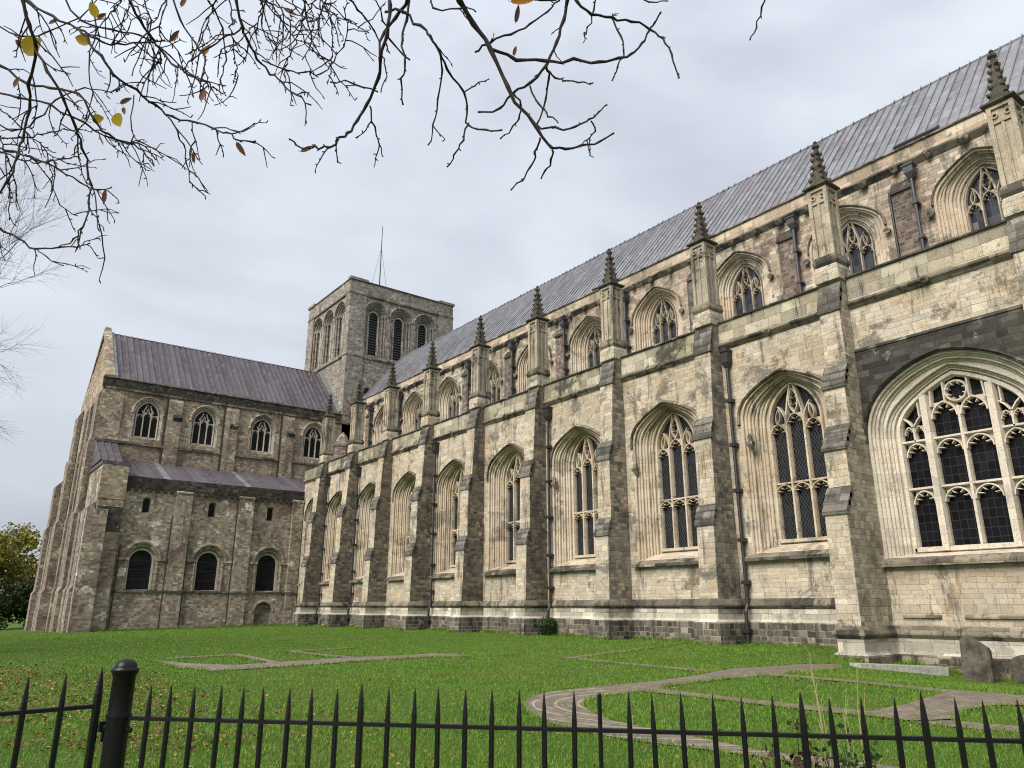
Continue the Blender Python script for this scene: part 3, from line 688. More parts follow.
# --- aisle parapet
for i in range(len(BY)):
    y0 = BY[i]+HW+.02; y1 = (BY[i+1]-HW-.02) if i < len(BY)-1 else YT
    mb = MB(); mb.box((XA-.1, y0, 14.32), (XA+.35, y1, 15.5)); P = mb.build('parapet', M['parap'], cath)
    mb = MB(); ring = [(XA-.2, 15.46), (XA-.2, 15.54), (XA+.1, 15.68), (XA+.45, 15.54), (XA+.45, 15.46)]; mb.prism([(x, y0, z) for x, z in ring], (0, y1-y0, 0)); mb.build('coping', M['black'], P)
    mb = MB(); ring = [(XA+.01, 14.0), (XA-.12, 14.14), (XA-.22, 14.24), (XA-.22, 14.3), (XA-.1, 14.4), (XA+.01, 14.4)]; mb.prism([(x, y0, z) for x, z in ring], (0, y1-y0, 0))
    yb = (y0+y1)/2
    mb.tube([(XA-.1, yb, 14.3), (XA-.32, yb, 14.2), (XA-.42, yb, 14.28)], [.14, .17, .09], 6)
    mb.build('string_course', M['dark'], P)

# --- clerestory
CO, CI = (2.22, 17.2, 21.4, 23.42), (1.1, 17.7, 21.0, 22.75)
CY = [y-.13 for y in WY[:-1]]+[73.2]
mb = MB(); wall_holes(mb, AX, (-3, 14.5, YTC, 24.3), [shift(outline(*CO), y) for y in CY], XC); mb.build('clerestory_wall', M['clere'], cath)
mb = MB(); mb.add([(XC+1.3, -3, 10), (XC+1.3, YTC, 10), (XC+1.3, YTC, 24), (XC+1.3, -3, 24)], [(0, 1, 2, 3)]); mb.build('inner_wall', M['glassk'], cath)
def clere_window(y):
    mb = MB(); splay(mb, AX, CO, CI, 1.0); P = mb.build('window', M['ash'], cath, loc=Vector((XC, y, 0))-cath.location)
    mb = MB(); hood(mb, AX, CO[0], CO[2], CO[3], .14, .16, drop=.1)
    for sg in (-1, 1): mb.tube([(-.05, sg*(CO[0]+.15), CO[2]-.5), (-.22, sg*(CO[0]+.15), CO[2]-.55), (-.3, sg*(CO[0]+.15), CO[2]-.42)], [.16, .2, .1], 7)
    mb.build('hood_mould', M['dark'], P, loc=(0, 0, 0))
    pane(AX, CI, 1.02).build('glazing', M['glassb'], P, loc=(0, 0, 0))
    mb = MB(); three_light(mb, AX, CI, .76, 1.0, None, .11); mb.build('tracery', M['pinn'], P, loc=(0, 0, 0)); return P
C0 = clere_window(CY[0])
for y in CY[1:]: copy_part(C0, Vector((XC, y, 0))-cath.location, cath)
for i, y in enumerate(BY[1:]+[77.0]):
    y -= .4
    mb = MB(); ring = [(XC+.01, 14.5), (XC-.3, 14.5), (XC-.3, 22.75), (XC+.01, 23.25)]; mb.prism([(x, y-.55, z) for x, z in ring], (0, 1.1, 0)); P = mb.build('pilaster', M['redrub'], cath)
    mb = MB(); mb.prism([(XC-.42, y-.6, 22.65), (XC-.42, y-.6, 22.78), (XC, y-.6, 23.4), (XC, y-.6, 22.7)], (0, 1.2, 0)); mb.build('weathering', M['black'], P)
    mb = MB(); mb.tube([(XC-.42, y-.62, 15), (XC-.42, y-.62, 23.5)], .085, 8)
    for z in (17.5, 19.6, 21.6): mb.box((XC-.54, y-.76, z), (XC-.05, y-.48, z+.12))
    D = mb.build('downpipe', M['pipe'], cath)
    mb = MB(); mb.loft([[(XC-.42+sx*r, y-.62+sy*r, z) for sx, sy in ((-1, -1), (1, -1), (1, 1), (-1, 1))] for r, z in ((.1, 23.1), (.24, 23.4), (.24, 23.75), (.3, 23.78), (.3, 23.86))], cap=True); mb.build('hopper', M['pipe'], D)
    if i % 3 != 2:
        mb = MB(); mb.tube([(XC-.12, y+.72, 15), (XC-.12, y+.72, 23.0)], .065, 8); mb.build('downpipe', M['pipeb'], cath)
# cornice string with carved bosses, parapet band, coping
mb = MB(); ring = [(XC+.01, 23.95), (XC-.2, 24.15), (XC-.3, 24.24), (XC-.3, 24.32), (XC-.12, 24.46), (XC+.01, 24.46)]; mb.prism([(x, -3, z) for x, z in ring], (0, YTC+3, 0))
y = -2.2; k = 0
while y < YTC-.5:
    r = .17+.05*((k*7) % 3); mb.tube([(XC-.1, y, 24.1), (XC-.34, y, 24.05), (XC-.5, y+.04, 24.15)], [r*.9, r, r*.5], 6); y += 1.75; k += 1
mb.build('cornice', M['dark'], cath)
mb = MB(); mb.box((XC-.1, -3, 24.3), (XC+.45, YTC, 25.2)); mb.build('parapet', M['pink'], cath)
mb = MB(); ring = [(XC-.2, 25.17), (XC-.2, 25.26), (XC+.5, 25.4), (XC+.5, 25.17)]; mb.prism([(x, -3, z) for x, z in ring], (0, YTC+3, 0)); mb.build('coping', M['dark'], cath)
# nave roof with batten rolls
def pitched(axis, e0, r0, ze, zr, a0, a1, step, mat, name, roll=.07, up=.12):
    # axis 1: runs along Y (eaves at x=e0, ridge x=r0); axis 0: runs along X
    P = (lambda c, a, z: (c, a, z)) if axis == 1 else (lambda c, a, z: (a, c, z))
    mb = MB(); mb.add([P(e0, a0, ze), P(e0, a1, ze), P(r0, a1, zr), P(r0, a0, zr)], [(0, 1, 2, 3)])
    mb.add([P(2*r0-e0, a0, ze), P(2*r0-e0, a1, ze), P(r0, a1, zr), P(r0, a0, zr)], [(0, 1, 2, 3)])
    a = math.ceil(a0/step)*step
    while a < a1:
        j = random.uniform(-.03, .03)
        q = [P(e0, a+j, ze+.03), P(r0, a+j, zr+up*random.uniform(.6, 1.1))]
        mb.tube(q, [roll, roll], 5); a += step
    mb.tube([P(r0, a0, zr+.01), P(r0, a1, zr+.01)], .09, 6)
    return mb.build(name, mat, cath)
pitched(1, XC+.3, XR, 25.25, ZR, -3, YTC+.01, .56, M['lead'], 'roof', .035, .2)
# roof access hatch boards low on the slope
for y0, y1 in ((13.2, 15.4), (38.0, 39.4)):
    mb = MB(); sl = (ZR-25.25)/(XR-XC-.3)
    f = lambda x, dz: 25.25+(x-XC-.3)*sl+dz
    ring = [(XC+.45, f(XC+.45, .0)), (XC+.3, f(XC+.45, .32)), (XC+1.0, f(XC+1.0, .18)), (XC+1.0, f(XC+1.0, 0))]
    mb.prism([(x, y0, z) for x, z in ring], (0, y1-y0, 0)); mb.build('hatch', M['pipeb'], cath)
# south side, closed plainly
mb = MB(); mb.add([(2*XR-XC, -3, -1), (2*XR-XC, YTC, -1), (2*XR-XC, YTC, 25.3), (2*XR-XC, -3, 25.3), (XA, -3, -1), (XA, -3, 15.2), (XC, -3, 17), (XC, -3, 25.25), (XR, -3, ZR), (2*XR-XC, -3, 25.3)],
    [(0, 1, 2, 3), (4, 0, 9, 8, 7, 6, 5)]); mb.build('west_and_south_wall', M['side'], cath)
# aisle downpipes
for y in (21.45, 35.3, 48.95, 62.4, 69.2):
    mb = MB(); mb.tube([(XA-.4, y, -.2), (XA-.4, y, 1.4), (XA-.22, y, 1.75), (XA-.22, y, 13.2)], .085, 8)
    for z in (.5, 2.6, 4.5, 6.8, 9.0, 11.2): mb.box((XA-(.36 if z > 1.7 else .54), y-.16, z), (XA-.02, y+.16, z+.17))
    D = mb.build('downpipe', M['pipeb'], cath)
    mb = MB(); mb.loft([[(XA-.22+sx*r, y+sy*r, z) for sx, sy in ((-1, -1), (1, -1), (1, 1), (-1, 1))] for r, z in ((.1, 13.0), (.2, 13.25), (.2, 13.75), (.25, 13.8), (.25, 13.9))], cap=True); mb.build('hopper', M['pipeb'], D)
for y, z in ((20.6, 9.1), (34.9, 9.0), (28.05, 8.9)):                # small carved corbels beside the windows
    mb = MB(); mb.loft([[(XA+.02, y-r, z), (XA-d, y-r, z), (XA-d, y+r, z), (XA+.02, y+r, z)] for r, d, z in ((.08, .05, z-.35), (.16, .22, z-.12), (.2, .26, z))], cap=True)
    mb.tube([(XA-.1, y, z), (XA-.12, y, z+.25), (XA-.12, y, z+.4)], [.11, .12, .06], 7); mb.build('corbel', M['side'], cath)

# --- crossing tower
TW = (TX0+TX1)/2
mb = MB(); d = .95
tw_w = [(40.35, 0), (44.0, 0), (47.65, 0)]; tw_n = [84.7, 88.3, 91.9]
TO, TI = (1.62, 32.2, 37.9, 39.52), (.72, 32.5, 37.75, 38.47)
wall_holes(mb, AY, (TX0, 12, TX1, 42.0), [shift(outline(*TO), u) for u, _ in tw_w], YTC); wall_holes(mb, AX, (YTC, 12, TY1, 42.0), [shift(outline(*TO), u) for u in tw_n], TX0)
mb.add([(TX1, YTC, 12), (TX1, TY1, 12), (TX1, TY1, 42), (TX1, YTC, 42), (TX0, TY1, 12), (TX0, TY1, 42)], [(0, 1, 2, 3), (1, 4, 5, 2)])
mb.add([(TX0+.01, YTC+.01, 41.2), (TX1-.01, YTC+.01, 41.2), (TX1-.01, TY1-.01, 41.2), (TX0+.01, TY1-.01, 41.2)], [(0, 1, 2, 3)])
tower = mb.build('tower', M['tower'], cath)
def tower_window(ax, wall, u):
    base = Vector(ax(u, 0, wall))
    st = [(0, 0), (.1, 0), (.12, .2), (.3, .22), (.34, .45), (.52, .47), (.56, .7), (.74, .72), (.8, 1)]+[(1, 1.0)]
    mb = MB(); splay(mb, ax, TO, TI, .85, st); P = mb.build('louvre_window', [M['tower']], cath, loc=base-cath.location)
    mb = MB()
    for sg in (-1, 1):
        for uu, dd in ((1.38, .2), (1.08, .42)): mb.tube([ax(sg*uu, 32.3, dd-.05), ax(sg*uu, 37.8, dd-.05)], .11, 6); mb.tube([ax(sg*uu, 37.55, dd-.05), ax(sg*uu, 37.8, dd-.05), ax(sg*uu, 37.95, dd-.05)], [.12, .2, .2], 6)
    hood(mb, ax, TO[0], TO[2], TO[3], .2, .14, drop=.05)
    mb.build('shaft', M['tower'], P, loc=(0, 0, 0))
    mb = MB()
    stroke(mb, ax, [(TI[0], TI[1])]+arch(TI[0], TI[2], TI[3])+[(-TI[0], TI[1])], .28, .68, .9)
    mb.build('inner_arch', M['course'], P, loc=(0, 0, 0))
    mb = MB(); z = 32.5; n = 0
    mb.add([ax(*p, 1.15) for p in outline(*TI)], [tuple(range(len(outline(*TI))))])
    while z < 38.5:
        w_ = TI[0] if z < TI[2] else sqrt(max(.01, TI[0]**2-(z-TI[2])**2))
        ring = [(.9, z), (.92, z+.05), (1.13, z+.3), (1.12, z+.24)]; mb.prism([ax(-w_, b, a) for a, b in ring], Vector(ax(2*w_, 0, 0))); z += .36; n += 1
    mb.build('louvre', M['shade'], P, loc=(0, 0, 0)); return P
T0 = tower_window(AY, YTC, tw_w[0][0])
for u, _ in tw_w[1:]: copy_part(T0, Vector((u, YTC, 0))-cath.location, cath)
T1 = tower_window(AX, TX0, tw_n[0])
for u in tw_n[1:]: copy_part(T1, Vector((TX0, u, 0))-cath.location, cath)
def band(name, z0, z1, o, mat):
    mb = MB()
    for a, b in (((TX0-o, YTC-o), (TX1+o, YTC+.05)), ((TX0-o, YTC+.05), (TX0+.05, TY1+o)), ((TX1-.05, YTC+.05), (TX1+o, TY1+o)), ((TX0+.05, TY1-.05), (TX1-.05, TY1+o))):
        mb.box((*a, z0), (*b, z1))
    return mb.build(name, mat, cath)
band('string_course', 31.6, 31.78, .16, M['dark']); band('string_course', 40.0, 40.2, .18, M['dark']); band('parapet', 40.2, 41.85, .1, M['tower']); band('coping', 41.85, 42.05, .17, M['black'])
for a, b in (((TX0-.13, YTC-.13, 23), (TX0+2.2, YTC-.02, 39.99)), ((TX1-2.2, YTC-.13, 23), (TX1+.12, YTC-.02, 39.99)), ((TX0-.12, YTC-.02, 23), (TX0-.02, YTC+1.1, 39.99)), ((TX0-.12, TY1-1.9, 23), (TX0-.02, TY1+.1, 39.99))):
    mb = MB(); mb.box(a, b); mb.build('corner_pilaster', M['tower'], cath)
for a, b in (((TX0-.26, YTC-.26, 41.9), (TX0+2.3, YTC+.5, 42.25)), ((TX1-2.2, YTC-.26, 41.9), (TX1+.26, YTC+.5, 42.25)), ((TX0-.26, TY1-1.9, 41.9), (TX0+.5, TY1+.26, 42.25))):
    mb = MB(); mb.box(a, b); mb.build('coping', M['tower'], cath)
for x, z in ((39.6, 27.3),):
    mb2 = MB(); o = shift(outline(.42, 0, 1.1, 1.55), x, z-1); mb2.prism([AY(u, q, YTC-.03) for u, q in o], (0, .02, 0)); mb2.build('small_window', M['glassk'], cath)
for y, z in ((87.0, 26.6), (91.2, 33.0)):
    pass
# --- transept
TX, TZ = 10.8, 24.2                                # north face, eaves
# aisle west wall with three round-headed windows, three slits and a low blind arch
lw = [15.2, 21.1, 26.85]; LO, LI = (1.38, 2.95, 5.75, 7.13), (1.0, 3.1, 5.6, 6.6); sl = [14.95, 20.85, 26.6]
SO = (.36, 9.9, 11.0, 11.36); AO = (.85, -.4, 1.15, 2.0)
holes = [shift(outline(*LO), u) for u in lw]+[shift(outline(*SO), u) for u in sl]+[shift(outline(*AO), 26.75)]
mb = MB(); wall_holes(mb, AY, (12.9, -2.5, XA+.6, 12.2), holes, YT); mb.build('transept_aisle_wall', M['trlow'], cath)
mb = MB(); mb.add([(12.5, YT+.9, -2), (XA+.6, YT+.9, -2), (XA+.6, YT+.9, 12), (12.5, YT+.9, 12)], [(0, 1, 2, 3)]); mb.build('inner_wall', M['glassk'], cath)
ST2 = [(0, 0), (.12, 0), (.16, .18), (.4, .2), (.46, .5), (.72, .52), (.8, .9), (1, 1.0)]
def low_window(u):
    b = Vector((u, YT, 0)); mb = MB(); splay(mb, AY, LO, LI, .6, ST2); P = mb.build('round_window', M['trlow'], cath, loc=b-cath.location)
    mb = MB(); stroke(mb, AY, [(LI[0]+.07, LI[1])]+arch(LI[0]+.07, LI[2], LI[3]+.07)+[(-LI[0]-.07, LI[1])], .24, .42, .66, ch=.9); mb.build('window_frame', M['ashpale'], P, loc=(0, 0, 0))
    mb = MB(); hood(mb, AY, LO[0]+.05, LO[2], LO[3]+.05, .32, .14, drop=.02); hood(mb, AY, LO[0]-.25, LO[2], LO[3]-.25, .16, .05, drop=0, w0=.1)
    for sg in (-1, 1):
        mb.tube([AY(sg*1.3, 3.0, -.02), AY(sg*1.3, 5.6, -.02)], .12, 7)
        a, c = sorted((sg*1.12, sg*2.15)); mb.box(AY(a, 5.62, -.2), AY(c, 5.85, .02))
    mb.build('hood_mould', M['trlow'], P, loc=(0, 0, 0))
    pane(AY, LI, .64).build('glazing', M['glassk'], P, loc=(0, 0, 0))
    mb = MB()
    for z in (3.9, 4.8, 5.6): mb.box(AY(-LI[0], z, .6), AY(LI[0], z+.05, .63))
    mb.build('glazing_bar', M['pipeb'], P, loc=(0, 0, 0)); return P
L0 = low_window(lw[0])
for u in lw[1:]: copy_part(L0, Vector((u, YT, 0))-cath.location, cath)
def slit(u):
    mb = MB(); splay(mb, AY, SO, (.28, 10.0, 10.95, 11.23), .4, [(0, 0), (1, 1)]); P = mb.build('small_window', M['trlow'], cath, loc=Vector((u, YT, 0))-cath.location)
    pane(AY, (.28, 10.0, 10.95, 11.23), .41).build('glazing', M['glassk'], P, loc=(0, 0, 0)); return P
s0 = slit(sl[0])
for u in sl[1:]: copy_part(s0, Vector((u, YT, 0))-cath.location, cath)
mb = MB(); splay(mb, AY, AO, AO, .45, [(0, 0), (1, 1)]); P = mb.build('blind_arch', M['trlow'], cath, loc=Vector((26.75, YT, 0))-cath.location)
mb = MB(); hood(mb, AY, AO[0], AO[2], AO[3], .3, .08, drop=0); mb.build('hood_mould', M['tr'], P, loc=(0, 0, 0))
pane(AY, AO, .45).build('infill', M['brown'], P, loc=(0, 0, 0))
for u, w_, zt in ((18.15, .72, 11.9), (24.05, .72, 11.9), (29.35, .55, 12.0)):
    mb = MB(); mb.prism([(u-w_, YT+.01, -2), (u-w_, YT-.34, -2), (u-w_, YT-.34, zt), (u-w_, YT+.01, zt)], (2*w_, 0, 0)); mb.prism([(u-w_-.06, YT, zt-.02), (u-w_-.06, YT-.42, zt-.02), (u-w_-.06, YT-.42, zt+.12), (u-w_-.06, YT, zt+.3)], (2*w_+.12, 0, 0)); mb.build('pilaster', M['trlow'], cath)
mb = MB(); mb.box((12.9, YT-.12, 2.82), (XA, YT+.02, 3.0))
for u, w_ in ((18.15, .72), (24.05, .72), (29.35, .55)): mb.box((u-w_-.1, YT-.46, 2.82), (u+w_+.1, YT-.1, 3.0))
mb.build('string_course', M['dark'], cath)
for u, zt in ((17.25, 9.8), (18.95, 7.5), (23.2, 11.8), (13.2, 7.0)):
    mb = MB(); mb.tube([(u, YT-.2, -.9), (u, YT-.2, zt)], .052, 6); mb.build('downpipe', M['pipeb'], cath)
mb = MB(); mb.box((12.9, YT-.14, 12.15), (XA+.2, YT+.4, 13.15))
x = 13.1
while x < XA: mb.box((x, YT-.2, 11.85), (x+.32, YT+.02, 12.15)); x += .62
mb.build('transept_parapet', M['sooty'], cath)
# lean-to lead roof over the aisle
mb = MB(); mb.add([(12.9, YT+.2, 13.1), (XA+5, YT+.2, 13.1), (XA+5, YTC, 15.6), (12.9, YTC, 15.6)], [(0, 1, 2, 3)])
x = 13.2
while x < XA+5: mb.tube([(x, YT+.2, 13.13), (x, YTC, 15.63)], .06, 5); x += .62
mb.build('transept_aisle_roof', M['leadp'], cath)
for x in (16.3, 24.0):
    mb = MB(); mb.prism([(x, YT+.2, 13.16), (x, YT+.2, 13.2), (x, YTC, 15.7), (x, YTC, 15.64)], (.55, 0, 0)); mb.build('lead_gutter', M['lead'], cath)
# north-west corner block with its own little lead roof
mb = MB(); mb.box((TX, YT-.5, -2.5), (12.9, YTC+.4, 14.02)); mb.box((TX-.75, YT-.9, -2.5), (TX+.9, YT+1.2, 9.9)); mb.build('corner_block', M['trlow'], cath)
mb = MB(); mb.box((TX-.05, YT-.55, 10.9), (12.95, YT-.48, 14.0)); mb.build('corner_facing', M['tr'], cath)
mb = MB(); mb.box((TX+.1, YT-.56, 8.0), (12.92, YT-.485, 10.2)); mb.build('soot_patch', M['black'], cath)
mb = MB(); mb.prism([(TX-.1, YT-.6, 14.0), (TX-.1, YT-.6, 14.28), (TX-.1, YTC, 14.4), (TX-.1, YTC, 14.0)], (2.4, 0, 0)); mb.prism([(TX-.05, YT+1.5, 14.6), (TX-.05, YTC, 17.3), (TX-.05, YTC, 14.6)], (2.0, 0, 0))
for x in (10.8, 11.4, 12.0, 12.6): mb.tube([(x, YT+1.5, 14.65), (x, YTC, 17.35)], .07, 5)
mb.build('corner_roof', M['leadp'], cath)
# transept clerestory wall
cw = [15.2, 20.85, 27.15, 33.25]; KO, KI = (1.42, 18.05, 20.75, 22.35), (1.08, 18.25, 20.6, 22.0)
mb = MB(); wall_holes(mb, AY, (TX, 8, XC+1.5, TZ-1.2), [shift(outline(*KO), u) for u in cw], YTC); mb.build('transept_wall', M['tr'], cath)
mb = MB(); mb.add([(TX+.4, YTC+.9, 8), (TX1, YTC+.9, 8), (TX1, YTC+.9, 23.5), (TX+.4, YTC+.9, 23.5)], [(0, 1, 2, 3)]); mb.build('inner_wall', M['glassk'], cath)
def tr_window(u):
    mb = MB(); splay(mb, AY, KO, KI, .5, [(0, 0), (.25, 0), (.3, .4), (.6, .42), (.7, .9), (1, 1)]); P = mb.build('window', M['course'], cath, loc=Vector((u, YTC, 0))-cath.location)
    mb = MB(); hood(mb, AY, KO[0], KO[2], KO[3], .22, .16, drop=.1); mb.build('hood_mould', M['tr'], P, loc=(0, 0, 0))
    pane(AY, KI, .52).build('glazing', M['glassk'], P, loc=(0, 0, 0))
    mb = MB(); w, zb, zs, za = KI; m = w/3
    stroke(mb, AY, outline(w-.02, zb, zs, za-.02), .14, .3, .5, closed=True)
    for sg in (-1, 1):
        stroke(mb, AY, [(sg*m, zb), (sg*m, zs-.1), (sg*m*1.1, zs+.4), (sg*m*.4, za-.35)], .12, .3, .5)
        stroke(mb, AY, [(sg*m, zs-.1), (sg*m*1.5, zs+.45)], .09, .33, .5); stroke(mb, AY, [(sg*m, zs-.1), (sg*m*.3, zs+.4), (0, zs+.75), (0, za)], .09, .33, .5)
        cusped_head(mb, AY, sg*2*m, m-.02, zs-.5, .5, .33, .5, .06)
    cusped_head(mb, AY, 0, m-.02, zs-.25, .5, .33, .5, .06)
    mb.build('tracery', M['ashpale'], P, loc=(0, 0, 0)); return P
K0 = tr_window(cw[0])
for u in cw[1:]: copy_part(K0, Vector((u, YTC, 0))-cath.location, cath)
mb = MB(); mb.prism([AY(u, z, YTC-.06) for u, z in shift(outline(.62, 19.9, 21.6, 22.2), 12.2)], (0, .05, 0)); mb.build('blind_niche', M['trlow'], cath)
mb = MB()
mb.box((TX-.1, YTC-.22, 17.3), (XC, YTC+.02, 17.55)); mb.box((TX-.1, YTC-.2, 22.75), (XC, YTC+.02, 22.95)); mb.build('string_course', M['dark'], cath)
for u, w_ in ((17.7, .7), (23.6, .7), (30.0, .7)):
    mb = MB(); mb.prism([(u-w_, YTC+.01, 15), (u-w_, YTC-.26, 15), (u-w_, YTC-.26, 22.3), (u-w_, YTC+.01, 22.8)], (2*w_, 0, 0)); mb.build('pilaster', M['tr'], cath)
    mb = MB(); mb.prism([(u-.15, YTC-.24, 20.2), (u-.15, YTC-.55, 20.6), (u-.15, YTC-.24, 21.0)], (.9, 0, 0)); mb.build('weathering', M['black'], cath)
    mb = MB(); mb.tube([(u-w_-.15, YTC-.16, 15), (u-w_-.15, YTC-.16, 23)], .08, 6); mb.build('downpipe', M['pipeb'], cath)
mb = MB(); mb.box((TX-.18, YTC-.1, 22.95), (XC, YTC+.4, 23.9)); mb.build('transept_parapet', M['sooty'], cath)
mb = MB(); mb.box((TX-.2, YTC-.2, 23.9), (XC-.3, YTC+.4, 24.05)); mb.build('coping', M['side'], cath)
# gabled north front, stepped buttresses, east side
YR = 89.4; ZRT = 30.9
mb = MB(); mb.add([(TX, YTC, -2.5), (TX, 97, -2.5), (TX, 97, 24), (TX+.3, YR, ZRT+.1), (TX, YTC, 24)], [(0, 1, 2, 3, 4)])
mb.add([(TX, 97, -3), (TX, YTE, -3), (TX, YTE, 13), (TX, 97, 15.5)], [(0, 1, 2, 3)]); mb.add([(TX, YTE, -3), (TX1, YTE, -3), (TX1, YTE, 13), (TX, YTE, 13)], [(0, 1, 2, 3)])
mb.add([(TX, 97, 13), (TX0, 97, 13), (TX0, 97, 24), (TX, 97, 24)], [(0, 1, 2, 3)]); mb.build('north_wall', M['tr'], cath)
mb = MB(); mb.add([(TX, YTE, 13), (TX1, YTE, 13), (TX1, 97, 15.6), (TX, 97, 15.6)], [(0, 1, 2, 3)]); mb.build('east_aisle_roof', M['leadp'], cath)
mb = MB()
for sy, ye in ((YTC, 24.1), (97, 24.1)):
    a = Vector((TX+.05, sy, ye)); b = Vector((TX+.05, YR, ZRT+.35)); mb.prism([a+Vector((0, 0, -.5)), b+Vector((0, 0, -.5)), b+Vector((0, 0, .12)), a+Vector((0, 0, .12))], (.75, 0, 0))
mb.box((TX+.1, YR-.3, ZRT+.2), (TX+.7, YR+.3, ZRT+.6)); mb.build('gable_coping', M['tr'], cath)
mb = MB(); mb.box((TX-.15, YTC-.08, 14), (TX+1.9, YTC+1.5, 23.0)); mb.build('corner_turret', M['tr'], cath)
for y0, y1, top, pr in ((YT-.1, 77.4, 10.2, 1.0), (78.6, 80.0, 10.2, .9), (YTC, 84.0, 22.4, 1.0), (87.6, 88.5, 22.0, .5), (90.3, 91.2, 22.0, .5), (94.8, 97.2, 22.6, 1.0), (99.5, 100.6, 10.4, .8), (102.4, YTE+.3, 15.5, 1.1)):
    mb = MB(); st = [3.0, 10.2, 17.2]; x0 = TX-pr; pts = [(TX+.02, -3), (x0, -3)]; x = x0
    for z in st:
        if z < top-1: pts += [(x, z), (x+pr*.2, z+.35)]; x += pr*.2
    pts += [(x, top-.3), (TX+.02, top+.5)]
    mb.prism([(a, y0, b) for a, b in pts], (0, y1-y0, 0)); mb.build('north_buttress', M['brown'], cath)  # brown stone, with the shade of this north side put into its colour
mb = MB()
for z in (2.85, 10.1): mb.box((TX-.12, YT-.3, z), (TX+.02, YTE, z+.18))
mb.build('string_course', M['dark'], cath)
pitched(0, YTC+.25, YR, 24.0, ZRT, TX+.8, TX0-.02, .62, M['leadp'], 'transept_roof', .12, .08)
mb = MB(); mb.prism([(TX+.8, YTC+.1, 24.0), (TX+.8, YR, ZRT+.15), (TX+.8, YR, ZRT+.22), (TX+.8, YTC+.1, 24.3)], (.3, 0, 0)); mb.build('verge_flashing', M['lead'], cath)
mb = MB(); mb.prism([(TX0-.5, YTC+.2, 24.08), (TX0-.5, YR, ZRT+.12), (TX0-.02, YR, ZRT+.5), (TX0-.02, YTC+.2, 24.5)], (.0, .0, .05)); mb.build('roof_flashing', M['flash'], cath)
# stair turret in the angle of nave and transept
mb = MB(); mb.lathe((36.2, 80.6, 10), [(1.0, 0), (1.0, 9.5), (1.12, 9.6), (1.12, 9.9), (.95, 10.0), (.5, 10.9), (.05, 11.4)], 8); mb.build('stair_turret', M['brown'], cath)

# ------------------------------------------------------------------ flagpole on the tower
fp = empty('flagpole', (44.1, 89.2, 41.2), 'tall thin grey flagpole standing on the square tower', 'flagpole')
mb = MB(); mb.tube([(44.1, 89.2, 41.2), (44.1, 89.2, 48), (44.1, 89.2, 55.0)], [.10, .085, .05], 8); mb.build('pole', M['pipe'], fp)
for dx, dy in ((1.9, 0), (-1.9, .4)):
    mb = MB(); mb.tube([(44.1, 89.2, 51.5), (44.1+dx, 89.2+dy, 41.2)], .022, 4); mb.build('guy_wire', M['pipe'], fp)

# ------------------------------------------------------------------ things on the ground by the wall
def slab(name, label, ring, base, depth, lean, mat, group=None):
    mb = MB(); n = len(ring); vs = []
    for w_ in (0, depth):
        for u, z in ring: vs.append((base[0]+w_+z*lean+random.uniform(-.02, .02), base[1]+u, base[2]+z))
    mb.add(vs, [tuple(range(n))[::-1], tuple(range(n, 2*n))]+[(i, (i+1) % n, n+(i+1) % n, n+i) for i in range(n)])
    o = mb.build(name, mat); bm = bmesh.new(); bm.from_mesh(o.data); bmesh.ops.bevel(bm, geom=bm.edges[:], offset=.04, segments=2, affect='EDGES'); bm.to_mesh(o.data); bm.free()
    return tag(o, label, 'stone slab', group)
slab('stone_slab', 'tall dark mossy stone slab with a slanting top leaning against the wall', [(-.45, -.4), (.5, -.4), (.48, 1.3), (.25, 1.42), (-.4, .98)], (28.5, 11.7, -.72), .3, .12, M['slab'], 'stone slabs leaning on the cathedral wall')
slab('stone_slab', 'low broad brown stone slab lying against the wall at the right edge', [(-1.4, -.4), (.5, -.4), (.5, .72), (.2, .85), (-.6, .8), (-1.4, .9)], (28.9, 10.3, -.74), .35, .1, M['slab'], 'stone slabs leaning on the cathedral wall')
mb = MB(); mb.box((-.28, -1.75, -.22), (.28, 1.75, .09)); o = mb.build('ledger_stone', M['white']); o.location = (27.0, 13.55, gz(27.0, 13.55)+.1); o.rotation_euler = (.05, .0, radians(67))
tag(o, 'long pale grey stone kerb lying flat on the grass near the wall', 'stone')

# ------------------------------------------------------------------ iron fence and gate
FA = Vector((1.12, 5.29, 0)); FB = Vector((4.52, 1.69, 0)); FD = (FB-FA).normalized(); FN = Vector((-FD.y, FD.x, 0))
def fpt(s_, z, off=0): return FA+FD*s_+FN*off+Vector((0, 0, z))
def spear(mb, p, d, nrm, z0, z1, r):
    rings = []
    for z, k in ((z0, 1), (z1-.2, 1), (z1-.15, .97), (z1-.07, .62), (z1-.012, .2), (z1, .06)):
        c = p+Vector((0, 0, z)); rings.append([c+d*a*r*k+nrm*b*r*k for a, b in ((1, .55), (.55, 1), (-.55, 1), (-1, .55), (-1, -.55), (-.55, -1), (.55, -1), (1, -.55))])
    mb.loft(rings, True, 0, True)
def rail(mb, a, b, h=.022, t=.014):
    d = (b-a).normalized(); n = Vector((-d.y, d.x, 0)); up = Vector((0, 0, 1))
    prof = [(-h*.5, -t), (h*.35, -t), (h*.5, -t*.6), (h*.5, t*.6), (h*.35, t), (-h*.5, t)]
    mb.loft([[q+up*u+n*v for u, v in prof] for q in (a, b)], True, 0, True)
fence = empty('metal_fence', FA, 'black painted spear-topped iron fence running across the foreground', 'fence')
mb = MB(); mb.lathe((*fpt(-.075, 0)[:2], -.3), [(.073, 0), (.073, .3), (.068, .32), (.066, 1.28), (.068, 1.30), (.066, 1.32), (.064, 1.535), (.073, 1.55), (.08, 1.57), (.08, 1.58), (.066, 1.585), (.066, 1.59), (.062, 1.605), (.05, 1.622), (.028, 1.635), (.004, 1.64)], 24)
